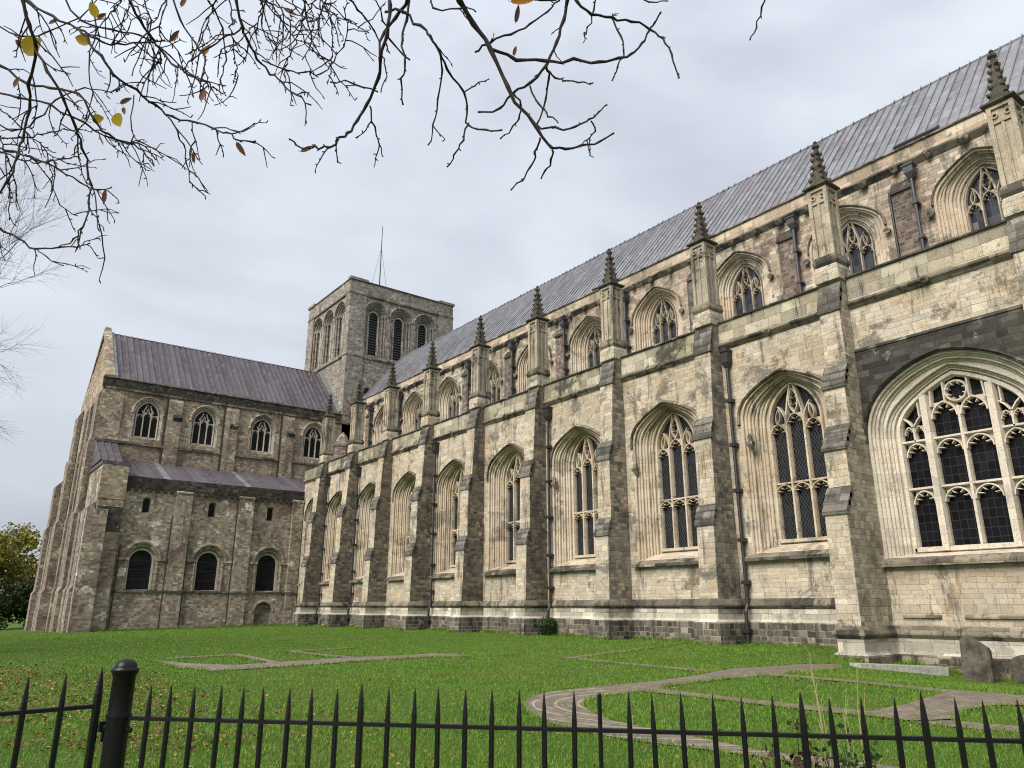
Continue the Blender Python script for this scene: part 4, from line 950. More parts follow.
po = mb.build('gate_post', M['iron'], fence, smooth=False)
for p_ in po.data.polygons: p_.use_smooth = True
mb = MB(); c = fpt(-.075, .9); mb.lathe((c.x, c.y, 1.005), [(.075, 0), (.075, .016)], 20); mb.tube([fpt(-.16, .94), fpt(-.01, .94), fpt(.02, .93)], [.02, .02, .015], 6); mb.build('hinge_collar', M['iron'], fence)
mb = MB(); rail(mb, fpt(-.02, 1.0), fpt(5.9, 1.0)); mb.build('rail', M['iron'], fence)
mb = MB(); rail(mb, fpt(-.02, .22), fpt(5.9, .22)); mb.build('rail', M['iron'], fence)
for i in range(39):
    s_ = .107+.1515*i+random.uniform(-.006, .006); thick = i in (9, 25, 29, 36); rd = i == 18
    mb = MB()
    if rd: mb.tube([fpt(s_, .02), fpt(s_, 1.18), fpt(s_, 1.19)], [.012, .012, .008], 8)
    else:
        lean = FD*random.uniform(-.012, .012)
        spear(mb, fpt(s_, 0), FD, FN, .02, (1.225 if thick else 1.195)+random.uniform(-.008, .008), .0165 if thick else .0135)
        for k_ in range(len(mb.v)): x_, y_, z_ = mb.v[k_]; mb.v[k_] = (x_+lean.x*z_, y_+lean.y*z_, z_)
    mb.build('bar', M['iron'], fence)
GA = Vector((.955, 5.44, 0)); GD = (Vector((.46, 5.38, 0))-GA).normalized(); GN = Vector((-GD.y, GD.x, 0))
gate = empty('metal_gate', GA, 'black spear-topped iron gate hung beside the round gate post at the left', 'gate')
def gp(s_, z): return GA+GD*s_+Vector((0, 0, z))
mb = MB(); rail(mb, gp(-.0, 1.065), gp(1.6, 1.065), .024, .014); mb.build('rail', M['iron'], gate)
mb = MB(); rail(mb, gp(-.0, .25), gp(1.6, .25), .024, .014); mb.build('rail', M['iron'], gate)
mb = MB(); spear(mb, gp(0, 0), GD, GN, .03, 1.285, .021); mb.build('stile', M['iron'], gate)
for k in range(1, 8):
    mb = MB(); spear(mb, gp(.195*k, 0), GD, GN, .1, 1.265, .0145); mb.build('bar', M['iron'], gate)
mb = MB(); q = gp(-.06, .93); mb.box((q.x-.03, q.y-.02, .915), (q.x+.03, q.y+.02, .975)); mb.box((q.x-.01, q.y-.025, .86), (q.x+.05, q.y+.025, .92)); mb.build('latch', M['iron'], gate)

# ------------------------------------------------------------------ trees
cR = Vector((cos(AZ), -sin(AZ), 0)); cF = Vector((sin(AZ)*cos(PITCH), cos(AZ)*cos(PITCH), sin(PITCH))); cU = cR.cross(cF)
def at(x, y, d):                                   # traced twig points, each at its own distance from the eye
    return Vector((0, 0, EYE))+((cR*(x-512)+cU*(384-y))/742+cF)*d
tree = empty('lime_tree', (-3.2, -1.6, 0), 'nearly bare autumn tree, dark twigs and a few yellow leaves hanging overhead', 'tree')
def wander(a, b, n, amp):
    pts = [a+(b-a)*(i/n) for i in range(n+1)]
    for i in range(1, n): pts[i] = pts[i]+Vector((random.gauss(0, amp), random.gauss(0, amp), random.gauss(0, amp)))
    return pts
def smoothp(pts, n=3):                              # Catmull-Rom
    out = []; P = [pts[0]]+pts+[pts[-1]]
    for i in range(1, len(P)-2):
        for k in range(n):
            t = k/n; a, b, c, d = P[i-1:i+3]
            out.append(.5*((2*b)+(c-a)*t+(2*a-5*b+4*c-d)*t*t+(3*b-a-3*c+d)*t*t*t))
    return out+[pts[-1]]
TRACED = [  # depth, width px at root, width px at tip, points
 (3.9, 6.5, 3.0, [(452, -14), (460, 0), (474, 23), (491, 49), (509, 88), (536, 127), (552, 148)]),
 (3.9, 3.0, 1.8, [(552, 148), (566, 149), (583, 146), (600, 141), (614, 133)]),
 (3.9, 3.8, 1.8, [(491, 49), (518, 59), (544, 62), (572, 61), (599, 63), (618, 57), (630, 54), (642, 43), (650, 31), (655, 22), (661, 12)]),
 (4.2, 4.2, 2.0, [(572, -16), (567, 0), (563, 20), (557, 42), (546, 64), (532, 82), (513, 94), (500, 109), (478, 112)]),
 (4.0, 3.2, 1.8, [(569, -12), (577, 2), (592, 14), (611, 18), (632, 21), (650, 29), (663, 40), (671, 54), (679, 78)]),
 (3.9, 2.4, 1.6, [(552, 150), (551, 160), (546, 172), (541, 179)]), (3.9, 2.4, 1.5, [(540, 138), (536, 152), (530, 168), (521, 180), (511, 190)]),
 (3.9, 2.6, 1.5, [(537, 125), (556, 127), (575, 127), (590, 120), (599, 112), (607, 105)]),
 (4.1, 2.4, 1.8, [(546, 66), (549, 80), (545, 100), (537, 124)]), (4.1, 2.2, 1.4, [(547, 70), (556, 77), (564, 81), (578, 82), (593, 83)]),
 (4.0, 2.2, 1.3, [(612, 18), (621, 36), (624, 51), (618, 66), (612, 81)]), (4.0, 2.2, 1.4, [(530, 86), (540, 104), (550, 116), (558, 123)]),
 (3.9, 2.2, 1.4, [(514, 94), (521, 105), (519, 118), (513, 127), (500, 139)]), (3.9, 2.0, 1.2, [(591, 121), (595, 131), (588, 139), (580, 147)]),
 (3.6, 4.5, 2.4, [(395, -18), (407, 0), (395, 18), (384, 34), (380, 60)]), (3.6, 3.2, 1.8, [(385, 12), (404, 12), (420, 28), (431, 36), (439, 51), (447, 68), (464, 93), (466, 110), (468, 125), (485, 131), (502, 130)]),
 (3.6, 2.2, 1.4, [(439, 51), (442, 70), (439, 100), (434, 125), (428, 145)]), (3.6, 2.2, 1.4, [(468, 125), (462, 140), (455, 155), (447, 167)]), (3.6, 1.8, 1.2, [(464, 93), (475, 86), (489, 79)]),
 (3.6, 3.0, 1.6, [(410, -10), (407, 20), (402, 40), (405, 62), (402, 80), (403, 105)]), (3.6, 2.2, 1.4, [(430, -12), (434, 8), (460, 8), (476, 12)]),
 (4.3, 2.6, 1.5, [(475, 52), (488, 42), (512, 34), (530, 24), (548, 12), (558, 0), (566, -10)]),
 (4.3, 2.0, 1.4, [(520, -8), (540, 2), (560, -3)]), (4.2, 1.8, 1.2, [(636, -10), (648, 3), (668, 1)]), (4.1, 2.0, 1.4, [(766, -14), (762, 8), (756, 28), (750, 40)]), (4.0, 2.0, 1.2, [(596, -10), (594, 10), (588, 28), (584, 36)]),
 # left-hand tangle
 (3.3, 5.5, 2.6, [(22, -14), (23, 0), (28, 24), (35, 47), (30, 85), (29, 109), (22, 140), (17, 156), (8, 180), (-12, 215)]),
 (3.8, 4.2, 2.0, [(14, -12), (29, 2), (52, 15), (78, 29), (98, 40), (117, 45), (140, 43), (165, 40)]),
 (3.3, 4.2, 1.7, [(35, 48), (48, 72), (62, 98), (75, 125), (84, 148), (89, 176), (90, 203), (82, 226), (74, 240), (58, 248)]), (3.3, 2.0, 1.3, [(90, 203), (96, 218), (104, 231)]),
 (3.9, 4.2, 2.0, [(-12, 60), (0, 66), (27, 82), (52, 88), (78, 94), (94, 121), (108, 136), (129, 144), (142, 152), (154, 166)]),
 (4.1, 4.4, 1.8, [(124, -14), (129, 0), (141, 20), (152, 39), (164, 54), (176, 66), (190, 75), (203, 82), (214, 88), (223, 94)]),
 (3.5, 4.2, 1.9, [(78, 29), (86, 36), (100, 56), (113, 74), (135, 90), (156, 105), (172, 117), (195, 121), (212, 128), (227, 133), (240, 141), (256, 141)]),
 (3.5, 2.4, 1.4, [(168, 117), (178, 132), (184, 144), (187, 165), (190, 183)]), (3.5, 1.9, 1.2, [(192, 121), (195, 140), (200, 160)]), (3.8, 1.9, 1.2, [(134, 95), (133, 130), (140, 146), (154, 166)]),
 (3.7, 4.4, 2.0, [(230, -16), (236, 0), (242, 27), (248, 42), (258, 59), (270, 72), (281, 82), (296, 96), (311, 105)]), (3.7, 2.8, 1.6, [(242, 26), (228, 36), (210, 47), (194, 59), (182, 70)]),
 (3.7, 2.2, 1.4, [(262, 60), (285, 69), (305, 73), (320, 72), (334, 62), (343, 47), (348, 30), (346, 12), (350, -10)]),
 (3.4, 4.2, 1.8, [(380, -14), (390, 6), (386, 34), (382, 58), (379, 78), (367, 105), (357, 122), (348, 133), (338, 142), (328, 148), (316, 146), (305, 150), (296, 145), (289, 139)]),
 (3.4, 2.0, 1.2, [(370, 106), (374, 128), (380, 145), (383, 157)]), (3.4, 2.0, 1.4, [(378, 92), (355, 85), (330, 82)]), (3.6, 2.2, 1.4, [(410, 60), (390, 40), (384, 20), (372, -8)]),
 (4.4, 3.4, 1.7, [(-12, 220), (0, 228), (18, 238), (35, 248), (60, 247), (78, 247), (90, 243)]), (4.4, 1.8, 1.2, [(36, 248), (46, 258), (64, 266)]),
 (4.0, 3.0, 1.6, [(-10, 145), (16, 152), (40, 160), (60, 170), (80, 182), (96, 190), (112, 187)]), (4.0, 1.8, 1.2, [(30, 157), (50, 180), (60, 205), (78, 216)]),
 (4.2, 3.4, 1.8, [(-10, 92), (20, 98), (50, 105), (84, 124), (112, 140), (138, 142), (156, 160)]), (4.2, 3.0, 1.6, [(60, -10), (80, 20), (112, 30), (140, 36), (170, 56), (196, 78), (226, 86)]),
 (4.5, 3.0, 1.6, [(170, -12), (180, 20), (196, 44), (206, 62), (200, 84)]), (4.5, 2.8, 1.5, [(200, -12), (215, 10), (222, 30), (226, 60), (220, 80), (226, 96)]), (4.3, 2.6, 1.4, [(-10, 20), (20, 36), (46, 32), (80, 16), (100, -10)]),
 (4.3, 2.6, 1.4, [(300, -12), (306, 16), (312, 40), (302, 60)]), (4.3, 2.4, 1.4, [(270, -12), (262, 20), (270, 40), (284, 56)]), (4.1, 2.4, 1.4, [(330, -10), (322, 10), (310, 22), (296, 8), (288, -10)]),
 (4.6, 2.6, 1.4, [(-10, 118), (14, 132), (36, 120), (56, 100), (84, 88), (110, 92), (128, 84)]), (4.6, 2.4, 1.4, [(90, -12), (96, 30), (88, 60), (92, 92), (86, 120)]), (4.6, 2.4, 1.4, [(140, -12), (150, 20), (142, 48), (132, 76)]),
]
_r = random.Random(12)                            # finer hanging twigs of the same crown
for _k in range(17):
    if _k % 4 == 3: _x, _y, _a, _n = -10, _r.uniform(0, 170), _r.uniform(-.5, .9), _r.randint(6, 9)
    else: _x = _r.uniform(-10, 430)*(_r.random()**.35); _y, _a, _n = -12, _r.uniform(.5, 2.4), _r.randint(5, 9)
    _p = [(_x, _y)]; _b = _r.uniform(-.12, .12)
    for _j in range(_n): _a += _b+_r.gauss(0, .16); _x += 13*cos(_a); _y += 13*sin(_a); _p.append((_x, _y))
    TRACED.append((_r.uniform(3.4, 4.9), 2.3, 1.2, _p))
branches = []
TIP = []
for d, w0, w1, pts in TRACED:
    n = len(pts); dd = [d+.25*sin(i*.9+pts[0][0])*(.3) for i in range(n)]
    P = [at(x, y, e) for (x, y), e in zip(pts, dd)]
    P = smoothp(P, 3); m = len(P)
    left = np.mean([p[0] for p in pts]) < 330
    P = [p+Vector((random.gauss(0, .0045), random.gauss(0, .0045), random.gauss(0, .0045))) if 0 < i < m-1 else p for i, p in enumerate(P)]
    k = d/760/2
    R = [(w0+(w1-w0)*(i/(m-1)))*k*(.66 if left else .88)*(1+(.35 if i % 3 == 0 and i else 0)) for i in range(m)]
    mb = MB(); mb.tube(P, R, 7)
    branches.append((P, w0*k, w1*k, d, pts)); TIP.append(mb)
    # buds and spurs at the knots, and side twigs
    for i in range(2, m-1):
        t = (P[i+1]-P[i-1]).normalized()
        if random.random() < .6:
            s_ = (cR*random.uniform(-1, 1)+cU*random.uniform(-1, 1)+t*.8).normalized(); l = random.uniform(.008, .02)
            mb.tube([P[i], P[i]+s_*l*.6, P[i]+s_*l], [.003, .0034, .001], 5)
        if random.random() < (.3 if left else .06):
            l = random.uniform(.06, .26) if left else random.uniform(.04, .12)
            side = random.choice((-1, 1)); nrm = t.cross(cF).normalized()*side
            dr = (t*.75+nrm*random.uniform(.5, 1.1)+cF*random.uniform(-.4, .4)-cU*.25).normalized()
            q = [P[i]]; s2 = dr
            for j in range(5):
                s2 = (s2+Vector((random.gauss(0, .2), random.gauss(0, .2), random.gauss(0, .2)))-cU*.12).normalized(); q.append(q[-1]+s2*l/5)
            mb.tube(q, [.0035, .0031, .003, .0027, .0024, .0018], 5)
            for j in range(1, 6):
                if random.random() < .5:
                    s3 = (s2+Vector((random.gauss(0, .8), random.gauss(0, .8), random.gauss(0, .8)))).normalized(); mb.tube([q[j], q[j]+s3*.012, q[j]+s3*.02], [.0026, .003, .001], 5)
                if j == 3 and random.random() < .6 and left:
                    s3 = (s2+Vector((random.gauss(0, .7), random.gauss(0, .7), random.gauss(0, .7)))).normalized(); l2 = l*.5
                    mb.tube([q[j], q[j]+s3*l2*.5+Vector((0, 0, random.gauss(0, .01))), q[j]+s3*l2], [.003, .0025, .0018], 5)
# boughs outside the frame that carry the hanging twigs
trunk_p = [Vector((-3.2, -1.6, -.2)), Vector((-3.25, -1.55, 1.2)), Vector((-3.15, -1.5, 3.0)), Vector((-3.0, -1.3, 5.0)), Vector((-2.9, -1.2, 7.5)), Vector((-2.7, -1.2, 10.5))]
mb = MB(); mb.tube(smoothp(trunk_p, 4), [.34-.26*i/20 for i in range(21)], 14); mb.build('trunk', M['bark2'], tree, smooth=True)
boughs = [[Vector((-3.0, -1.3, 4.8)), Vector((-2.0, .6, 6.8)), Vector((-.8, 1.8, 7.6)), Vector((.6, 2.8, 7.8)), Vector((1.8, 3.2, 7.8))],
          [Vector((-3.05, -1.4, 4.2)), Vector((-1.4, -.6, 6.0)), Vector((.6, .4, 7.2)), Vector((2.2, 1.2, 7.6)), Vector((3.4, 1.6, 7.7))],
          [Vector((-3.1, -1.5, 3.6)), Vector((-2.6, .8, 4.6)), Vector((-1.9, 2.6, 5.0)), Vector((-1.3, 4.2, 4.6))]]
bp = []
for b in boughs:
    q = smoothp(b, 5); mb = MB(); mb.tube(q, [.11-.085*i/(len(q)-1) for i in range(len(q))], 9); mb.build('bough', M['bark'], tree, smooth=True); bp += q
for (P, w0, w1, d, pts), mb in zip(branches, TIP):
    x, y = pts[0]
    if x < -5 or y < -5:
        near = min(bp, key=lambda q: (q-P[0]).length-(.6*(q.z-P[0].z)))
        out_dir = (P[0]-P[2]).normalized()
        mid = P[0]+out_dir*.35
        if y < -5: mid = mid+cU*.25
        else: mid = mid-cR*.35
        mb.tube(smoothp([P[0], mid, mid+(near-mid)*.5+cU*.1, near], 3), [w0, w0*1.1, w0*1.2, w0*1.3, w0*1.4, w0*1.6, w0*1.8, w0*2, w0*2.2, w0*2.4], 6)
    mb.build('branch', M['bark'], tree)
def leaf(x, y, d, size, asp, rot, tilt, mat, stem=.02):
    c = at(x, y, d); a = (cR*cos(rot)+cU*sin(rot)); n = (cF*-1+cR*tilt+cU*random.uniform(-.3, .3)).normalized()
    a = (a-n*a.dot(n)).normalized(); b = n.cross(a); mb = MB(); L_ = size; Wd = size*asp
    out_ = [(-.5, 0), (-.42, .3), (-.2, .47), (.1, .45), (.35, .26), (.55, 0)]
    up = [c+a*(u*L_)+b*(v*Wd)+n*(abs(v)*L_*.18) for u, v in out_[1:-1]]; dn = [c+a*(u*L_)-b*(v*Wd)+n*(abs(v)*L_*.18) for u, v in out_[1:-1]]
    ax_ = [c+a*(u*L_)-n*(.04*L_*cos(u*3)) for u in (-.5, -.42, -.2, .1, .35, .55)]
    vs = ax_+up+dn
    fs = [(0, 1, 6), (1, 2, 7, 6), (2, 3, 8, 7), (3, 4, 9, 8), (4, 5, 9), (0, 10, 1), (1, 10, 11, 2), (2, 11, 12, 3), (3, 12, 13, 4), (4, 13, 5)]
    mb.add(vs, fs); mb.tube([c-a*L_*.5, c-a*(L_*.5+stem*.5)+cU*.006, c-a*(L_*.5+stem)+cU*.015], .0012, 4); return mb.build('leaf', mat, tree, smooth=True)
for x, y, d, sz, asp, rot, mat in ((32, 46, 3.3, .095, .95, .6, 'yellow'), (20, 44, 3.35, .05, .6, 2.4, 'dryleaf'), (83, 40, 3.8, .08, .75, 2.8, 'yellow'), (94, 10, 3.9, .085, .6, 2.0, 'yellow'), (102, 16, 3.9, .05, .5, .6, 'dryleaf'), (98, 119, 3.9, .06, .9, .2, 'yellow'),
    (118, 120, 3.7, .07, .95, -1.2, 'yellow'), (241, 149, 3.5, .075, .35, -1.0, 'dryleaf'), (126, 101, 3.6, .06, .45, .6, 'dryleaf'), (124, 111, 3.6, .04, .5, -1.3, 'dryleaf'), (105, 196, 3.3, .06, .4, 1.5, 'dryleaf'), (207, 50, 4.1, .06, .5, .9, 'orange'),
    (175, 36, 4.0, .075, .4, .9, 'dryleaf'), (203, 95, 3.6, .065, .5, 1.4, 'dryleaf'), (194, 157, 3.5, .055, .4, 1.5, 'dryleaf'), (308, 149, 3.4, .06, .4, .5, 'dryleaf'), (522, 1, 4.2, .13, .5, .15, 'orange'), (517, 14, 4.2, .1, .3, 1.4, 'dryleaf'), (515, 51, 3.9, .05, .45, 1.3, 'dryleaf'),
    (54, 22, 4.2, .07, .4, .1, 'dryleaf'), (184, 2, 4.1, .06, .6, 1.0, 'dryleaf'), (290, 12, 4.2, .08, .35, -.6, 'dryleaf'), (17, 82, 3.6, .06, .45, 1.3, 'dryleaf')):
    leaf(x, y, d, sz, asp, rot, random.uniform(-.3, .3), M[mat])

def grow(mb, p, d, L_, r, depth, maxd, spread=.55, up=.1, nseg=4):
    q = [p]; dd = d.copy()
    for i in range(nseg):
        dd = (dd+Vector((random.gauss(0, .13), random.gauss(0, .13), random.gauss(0, .13)+up*.15))).normalized(); q.append(q[-1]+dd*L_/nseg)
    mb.tube(q, [r*(1-.45*i/nseg) for i in range(nseg+1)], 3 if depth > 1 else 6, cap=False)
    if depth >= maxd: return
    kids = 3 if depth < 2 else random.choice((2, 3, 3))
    for k in range(kids):
        i = random.randint(max(1, nseg//2), nseg); ax_ = Vector((random.gauss(0, 1), random.gauss(0, 1), random.gauss(0, 1))).normalized()
        nd = (dd+ax_*spread*random.uniform(.7, 1.5)).normalized(); grow(mb, q[i], nd, L_*random.uniform(.58, .8), r*random.uniform(.45, .62), depth+1, maxd, spread, up, nseg)
    grow(mb, q[-1], dd, L_*.72, r*.55, depth+1, maxd, spread, up, nseg)
def bare_tree(x, y, h, maxd, label, seed, lean=(0, 0)):
    random.seed(seed); t = empty('bare_tree', (x, y, gz(x, y)), label, 'tree', 'bare trees at the left')
    z0 = gz(x, y); th = h*.3; mb = MB(); top = Vector((x+lean[0]*.3, y+lean[1]*.3, z0+th))
    mb.tube([(x, y, z0-.3), (x, y, z0+.4), Vector((x, y, z0))*.5+top*.5, top], [h*.024, h*.019, h*.016, h*.014], 9, cap=False); mb.build('trunk', M['bark2'], t)
    mb = MB()
    for k in range(5):
        a = k*2*pi/5+random.uniform(-.4, .4); e = random.uniform(.5, 1.2)
        grow(mb, top-Vector((0, 0, random.uniform(0, th*.35))), Vector((cos(a)*e+lean[0]*.1, sin(a)*e, 1)).normalized(), h*.27, h*.0062, 0, maxd)
    grow(mb, top, Vector((0, 0, 1)), h*.28, h*.007, 0, maxd); mb.build('crown', M['bark2'], t)
bare_tree(-10.5, 38, 23, 6, 'tall bare grey tree at the left edge, its fine twigs reaching highest', 5)
bare_tree(-5.3, 34, 9.0, 5, 'small bare tree low at the left edge below the tall bare one', 21)
random.seed(3)
def leafy(name, x, y, h, r, mat, label, cat, n, lsz, group=None, trunk=True, squash=1.0, z0=None, clumps=26):
    z0 = gz(x, y) if z0 is None else z0
    t = empty(name, (x, y, z0), label, cat, group); rg = np.random.default_rng(int(abs(x*31+y*7)))
    if trunk:
        mb = MB(); mb.tube([(x, y, z0-.3), (x, y, z0+h*.3), (x+.1, y, z0+h*.7)], [h*.025, h*.02, h*.008], 8)
        for k in range(5): a = k*1.3; mb.tube([(x, y, z0+h*.3), (x+cos(a)*r*.3, y+sin(a)*r*.3, z0+h*.55), (x+cos(a)*r*.6, y+sin(a)*r*.6, z0+h*.7)], [h*.011, h*.008, h*.003], 6)
        mb.build('trunk', M['bark2'], t)
    cs = rg.normal(size=(clumps, 3)); cs /= np.linalg.norm(cs, axis=1)[:, None]; cs *= (rg.random((clumps, 1))**.45)*.78
    rad = rg.uniform(.2, .42, clumps)
    idx = rg.integers(0, clumps, n); v = rg.normal(size=(n, 3)); v /= np.linalg.norm(v, axis=1)[:, None]
    p = cs[idx]+v*(rad[idx]*rg.random(n)**.4)[:, None]
    c0 = .12 if trunk else 0
    P = np.stack([x+p[:, 0]*r, y+p[:, 1]*r, z0+h*(.5+c0/2)+p[:, 2]*h*(.5-c0/2)*squash], 1); P[:, 2] = np.maximum(P[:, 2], z0+.02)
    quads(t, 'crown' if trunk else 'foliage', P, lsz, M[mat], rg)
def quads(parent, name, P, sz, mat, rg, flat=False, obj=None):
    n = len(P); a = rg.normal(size=(n, 3)); 
    if flat: a[:, 2] *= .25
    a /= np.linalg.norm(a, axis=1)[:, None]; b = rg.normal(size=(n, 3))
    if flat: b[:, 2] *= .35
    b -= a*(a*b).sum(1)[:, None]; b /= np.linalg.norm(b, axis=1)[:, None]; s_ = (sz*rg.uniform(.6, 1.3, n))[:, None] if np.isscalar(sz) else (sz)[:, None]
    nn = np.cross(a, b)*s_*.15
    V = np.stack([P-a*s_*.5, P+b*s_*.32+nn, P+a*s_*.5, P-b*s_*.32+nn], 1).reshape(-1, 3)
    if parent is not None: V = V-np.array(parent.location)
    return raw(name, V, np.arange(n*4).reshape(-1, 4), mat, parent)
def raw(name, V, F, mat, parent=None):
    me = bpy.data.meshes.new(name); k = F.shape[1]; nf = len(F)
    me.vertices.add(len(V)); me.vertices.foreach_set('co', np.ascontiguousarray(V, dtype=np.float32).ravel())
    me.loops.add(nf*k); me.loops.foreach_set('vertex_index', F.ravel().astype(np.int32))
    me.polygons.add(nf); me.polygons.foreach_set('loop_start', np.arange(0, nf*k, k, dtype=np.int32)); me.polygons.foreach_set('loop_total', np.full(nf, k, np.int32))
    me.update(calc_edges=True); me.materials.append(mat); o = bpy.data.objects.new(name, me); COL.objects.link(o)
    if parent is not None: o.parent = parent
    return o
leafy('broadleaf_tree', 6.6, 124, 14.3, 8.6, 'fol_y', 'round autumn tree with yellow-green leaves beyond the transept corner', 'tree', 9000, .55, clumps=34)
leafy('evergreen_shrub', 9.2, 118, 6.8, 4.6, 'fol_g', 'dark green shrub under the autumn tree by the transept corner', 'shrub', 6000, .4, trunk=False)
leafy('evergreen_shrub', 2.4, 119, 7.2, 5.4, 'fol_g', 'wide dark evergreen shrub at the far edge of the lawn', 'shrub', 5000, .4, trunk=False)
leafy('wall_plant', 29.3, 34.9, 1.2, .75, 'fol_s', 'bushy green plant growing at the foot of the nave wall by a drainpipe', 'plant', 900, .13, trunk=False)
leafy('wall_plant', 29.2, 23.6, .5, .5, 'fol_s', 'small low green plant at the wall foot between buttresses', 'plant', 300, .1, trunk=False)
leafy('wall_plant', 28.2, 16.6, .6, .7, 'fol_s', 'low weedy plant at the foot of the nearest buttress', 'plant', 400, .1, trunk=False, z0=-.75)
leafy('wall_plant', 28.6, 64.5, .8, .9, 'fol_s', 'grassy tuft far along the nave wall near the transept', 'plant', 400, .12, trunk=False)

def stalks(x, y, label, n, h, mat, leafmat, nl, name, lsz, spread):
    t = empty(name, (x, y, 0), label, 'plant'); mb = MB(); P = []
    for k in range(n):
        a = random.uniform(0, 2*pi); hh = h*random.uniform(.55, 1.0); l = random.uniform(.02, spread)
        q = [Vector((x+cos(a)*l*.3, y+sin(a)*l*.3, -.02))]
        for j in range(1, 7): f = j/6; q.append(Vector((x+cos(a)*l*(.3+f*.7)+random.gauss(0, .008), y+sin(a)*l*(.3+f*.7)+random.gauss(0, .008), hh*f)))
        mb.tube(q, [.0058, .0054, .0048, .0042, .0036, .003, .0018], 5)
        for j in range(3, 7):
            if random.random() < .7: s_ = Vector((random.gauss(0, 1), random.gauss(0, 1), 1.2)).normalized()*random.uniform(.03, .1); mb.tube([q[j], q[j]+s_], [.0022, .001], 4)
        for j in range(nl): f = 1-.5*random.random()**1.3; i = min(6, int(f*6.4)); P.append(tuple(q[i]+Vector((random.gauss(0, .045), random.gauss(0, .045), random.gauss(0, .03)))))
    mb.build('stem', M[mat], t)
    if P: quads(t, 'leaves', np.array(P), lsz, M[leafmat], np.random.default_rng(4))
stalks(4.33, 2.56, 'tall dry straw-coloured weed stalks growing behind the fence', 14, 1.4, 'straw', 'straw', 0, 'weed', .035, .24)
stalks(4.1, 2.64, 'small bush with dark red leaves behind the fence bars', 9, 1.04, 'bark', 'fol_r', 30, 'weed', .05, .3)
stalks(4.3, 2.5, 'low green weed at the foot of the dry stalks', 20, .92, 'fol_s', 'fol_s', 34, 'weed', .045, .32)

# ------------------------------------------------------------------ grass and fallen leaves
def in_path(px, py):
    m = np.zeros(len(px), bool)
    for p in PATHS: m |= pip(px, py, p)
    return m
def sample(n, r0, r1, power, a0=-4, a1=84):
    u = rng.random(n); r = (r0**power+(r1**power-r0**power)*u)**(1/power); a = np.radians(rng.uniform(a0, a1, n))
    x, y = r*np.sin(a), r*np.cos(a); k = (x < 29.4) & ~in_path(x, y) & ~((x > 9.5) & (y > YT-1.2)); return x[k], y[k], r[k]
GZ = np.vectorize(gz)
x, y, r = sample(480000, 3.2, 82, .35)
n = len(x); z = GZ(x, y)
patch = .5+.5*np.sin(x*.9+1.3*np.sin(y*.7))*np.cos(y*.8+np.sin(x*.5))
h = rng.uniform(.02, .05, n)*(.75+.5*patch)*np.clip(1.15-.004*r, .8, 1.2)
h *= np.where((r < 9) & (rng.random(n) < .06), 2.1, 1)
w = .0035+.0011*r; a = rng.uniform(0, 2*pi, n); lean = rng.normal(0, .45, (n, 2))*h[:, None]
bx, by = np.cos(a)*w/2, np.sin(a)*w/2
V = np.stack([np.stack([x-bx, y-by, z-.005], 1), np.stack([x+bx, y+by, z-.005], 1), np.stack([x+lean[:, 0], y+lean[:, 1], z+h], 1)], 1).reshape(-1, 3)
tag(raw('grass', V, np.arange(3*n).reshape(-1, 3), M['grass']), 'short green grass covering the lawn', 'grass', kind='stuff')
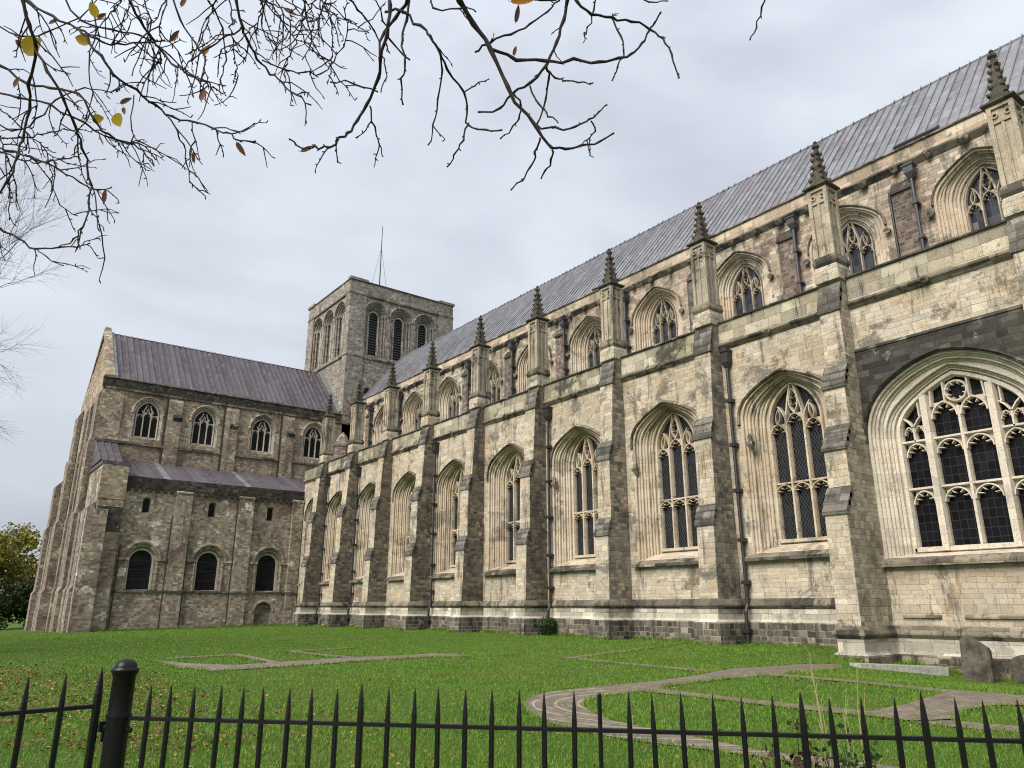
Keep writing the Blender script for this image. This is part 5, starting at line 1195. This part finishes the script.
# ragged turf edge along the paths
EX, EY = [], []
for p in PATHS:
    for (x0, y0), (x1, y1) in zip(p, p[1:]+p[:1]):
        l = math.hypot(x1-x0, y1-y0); m = int(l*150); t = rng.random(m); EX.append(x0+(x1-x0)*t+rng.normal(0, .03, m)); EY.append(y0+(y1-y0)*t+rng.normal(0, .03, m))
x = np.concatenate(EX); y = np.concatenate(EY)
nin = len(x)
WX, WYY = [], []
foot = plan(BY, YT-.3, 0)
for (x0, y0), (x1, y1) in zip(foot, foot[1:]):
    l = math.hypot(x1-x0, y1-y0); m = int(l*170); t = rng.random(m); WX.append(x0+(x1-x0)*t-.3-np.abs(rng.normal(0, .12, m))); WYY.append(y0+(y1-y0)*t+rng.normal(0, .12, m))
m = 3200; WX.append(rng.uniform(10, 30, m)); WYY.append(YT-.55-np.abs(rng.normal(0, .12, m)))
x = np.concatenate([x]+WX); y = np.concatenate([y]+WYY)
k = np.ones(len(x), bool)
for p in PATHS:
    c = np.array(p).mean(0); q = pip(x, y, p); k &= ~q
foot_m = (np.arange(len(x)) >= nin)[k]
x, y = x[k], y[k]; n = len(x); z = GZ(x, y); r = np.hypot(x, y); h = rng.uniform(.05, .12, n)*np.where(foot_m, rng.choice([.8, 1.3, 2.6], n, p=[.5, .35, .15]), 1); w = .004+.0011*r; a = rng.uniform(0, 2*pi, n); lean = rng.normal(0, .5, (n, 2))*h[:, None]
bx, by = np.cos(a)*w/2, np.sin(a)*w/2
V = np.stack([np.stack([x-bx, y-by, z-.005], 1), np.stack([x+bx, y+by, z-.005], 1), np.stack([x+lean[:, 0], y+lean[:, 1], z+h], 1)], 1).reshape(-1, 3)
tag(raw('turf_edge', V, np.arange(3*n).reshape(-1, 3), M['grass']), 'ragged longer grass along the paths and wall foot', 'grass', kind='stuff')
# leaf litter: thick under the tree at the left, thin elsewhere
x1, y1, r1 = sample(40000, 4, 30, .9, -6, 60)
dens = np.exp(-(((x1-2.0)/1.9)**2+((y1-17)/5.5)**2))*3+.05*np.exp(-((y1-9)/7)**2)*(x1 < 9)+.012
dens *= .25+1.5*(np.sin(x1*1.7+y1*.9)*np.cos(y1*1.3-x1*.6) > -.1)
k = rng.random(len(x1)) < dens; x1, y1, r1 = x1[k], y1[k], r1[k]
P = np.stack([x1, y1, GZ(x1, y1)+rng.uniform(.03, .075, len(x1))], 1)
tag(quads(None, 'fallen_leaves', P, (.034+.0016*r1)*rng.uniform(.7, 1.25, len(x1)), M['litter'], rng, flat=True), 'brown fallen leaves strewn over the lawn', 'leaves', kind='stuff')
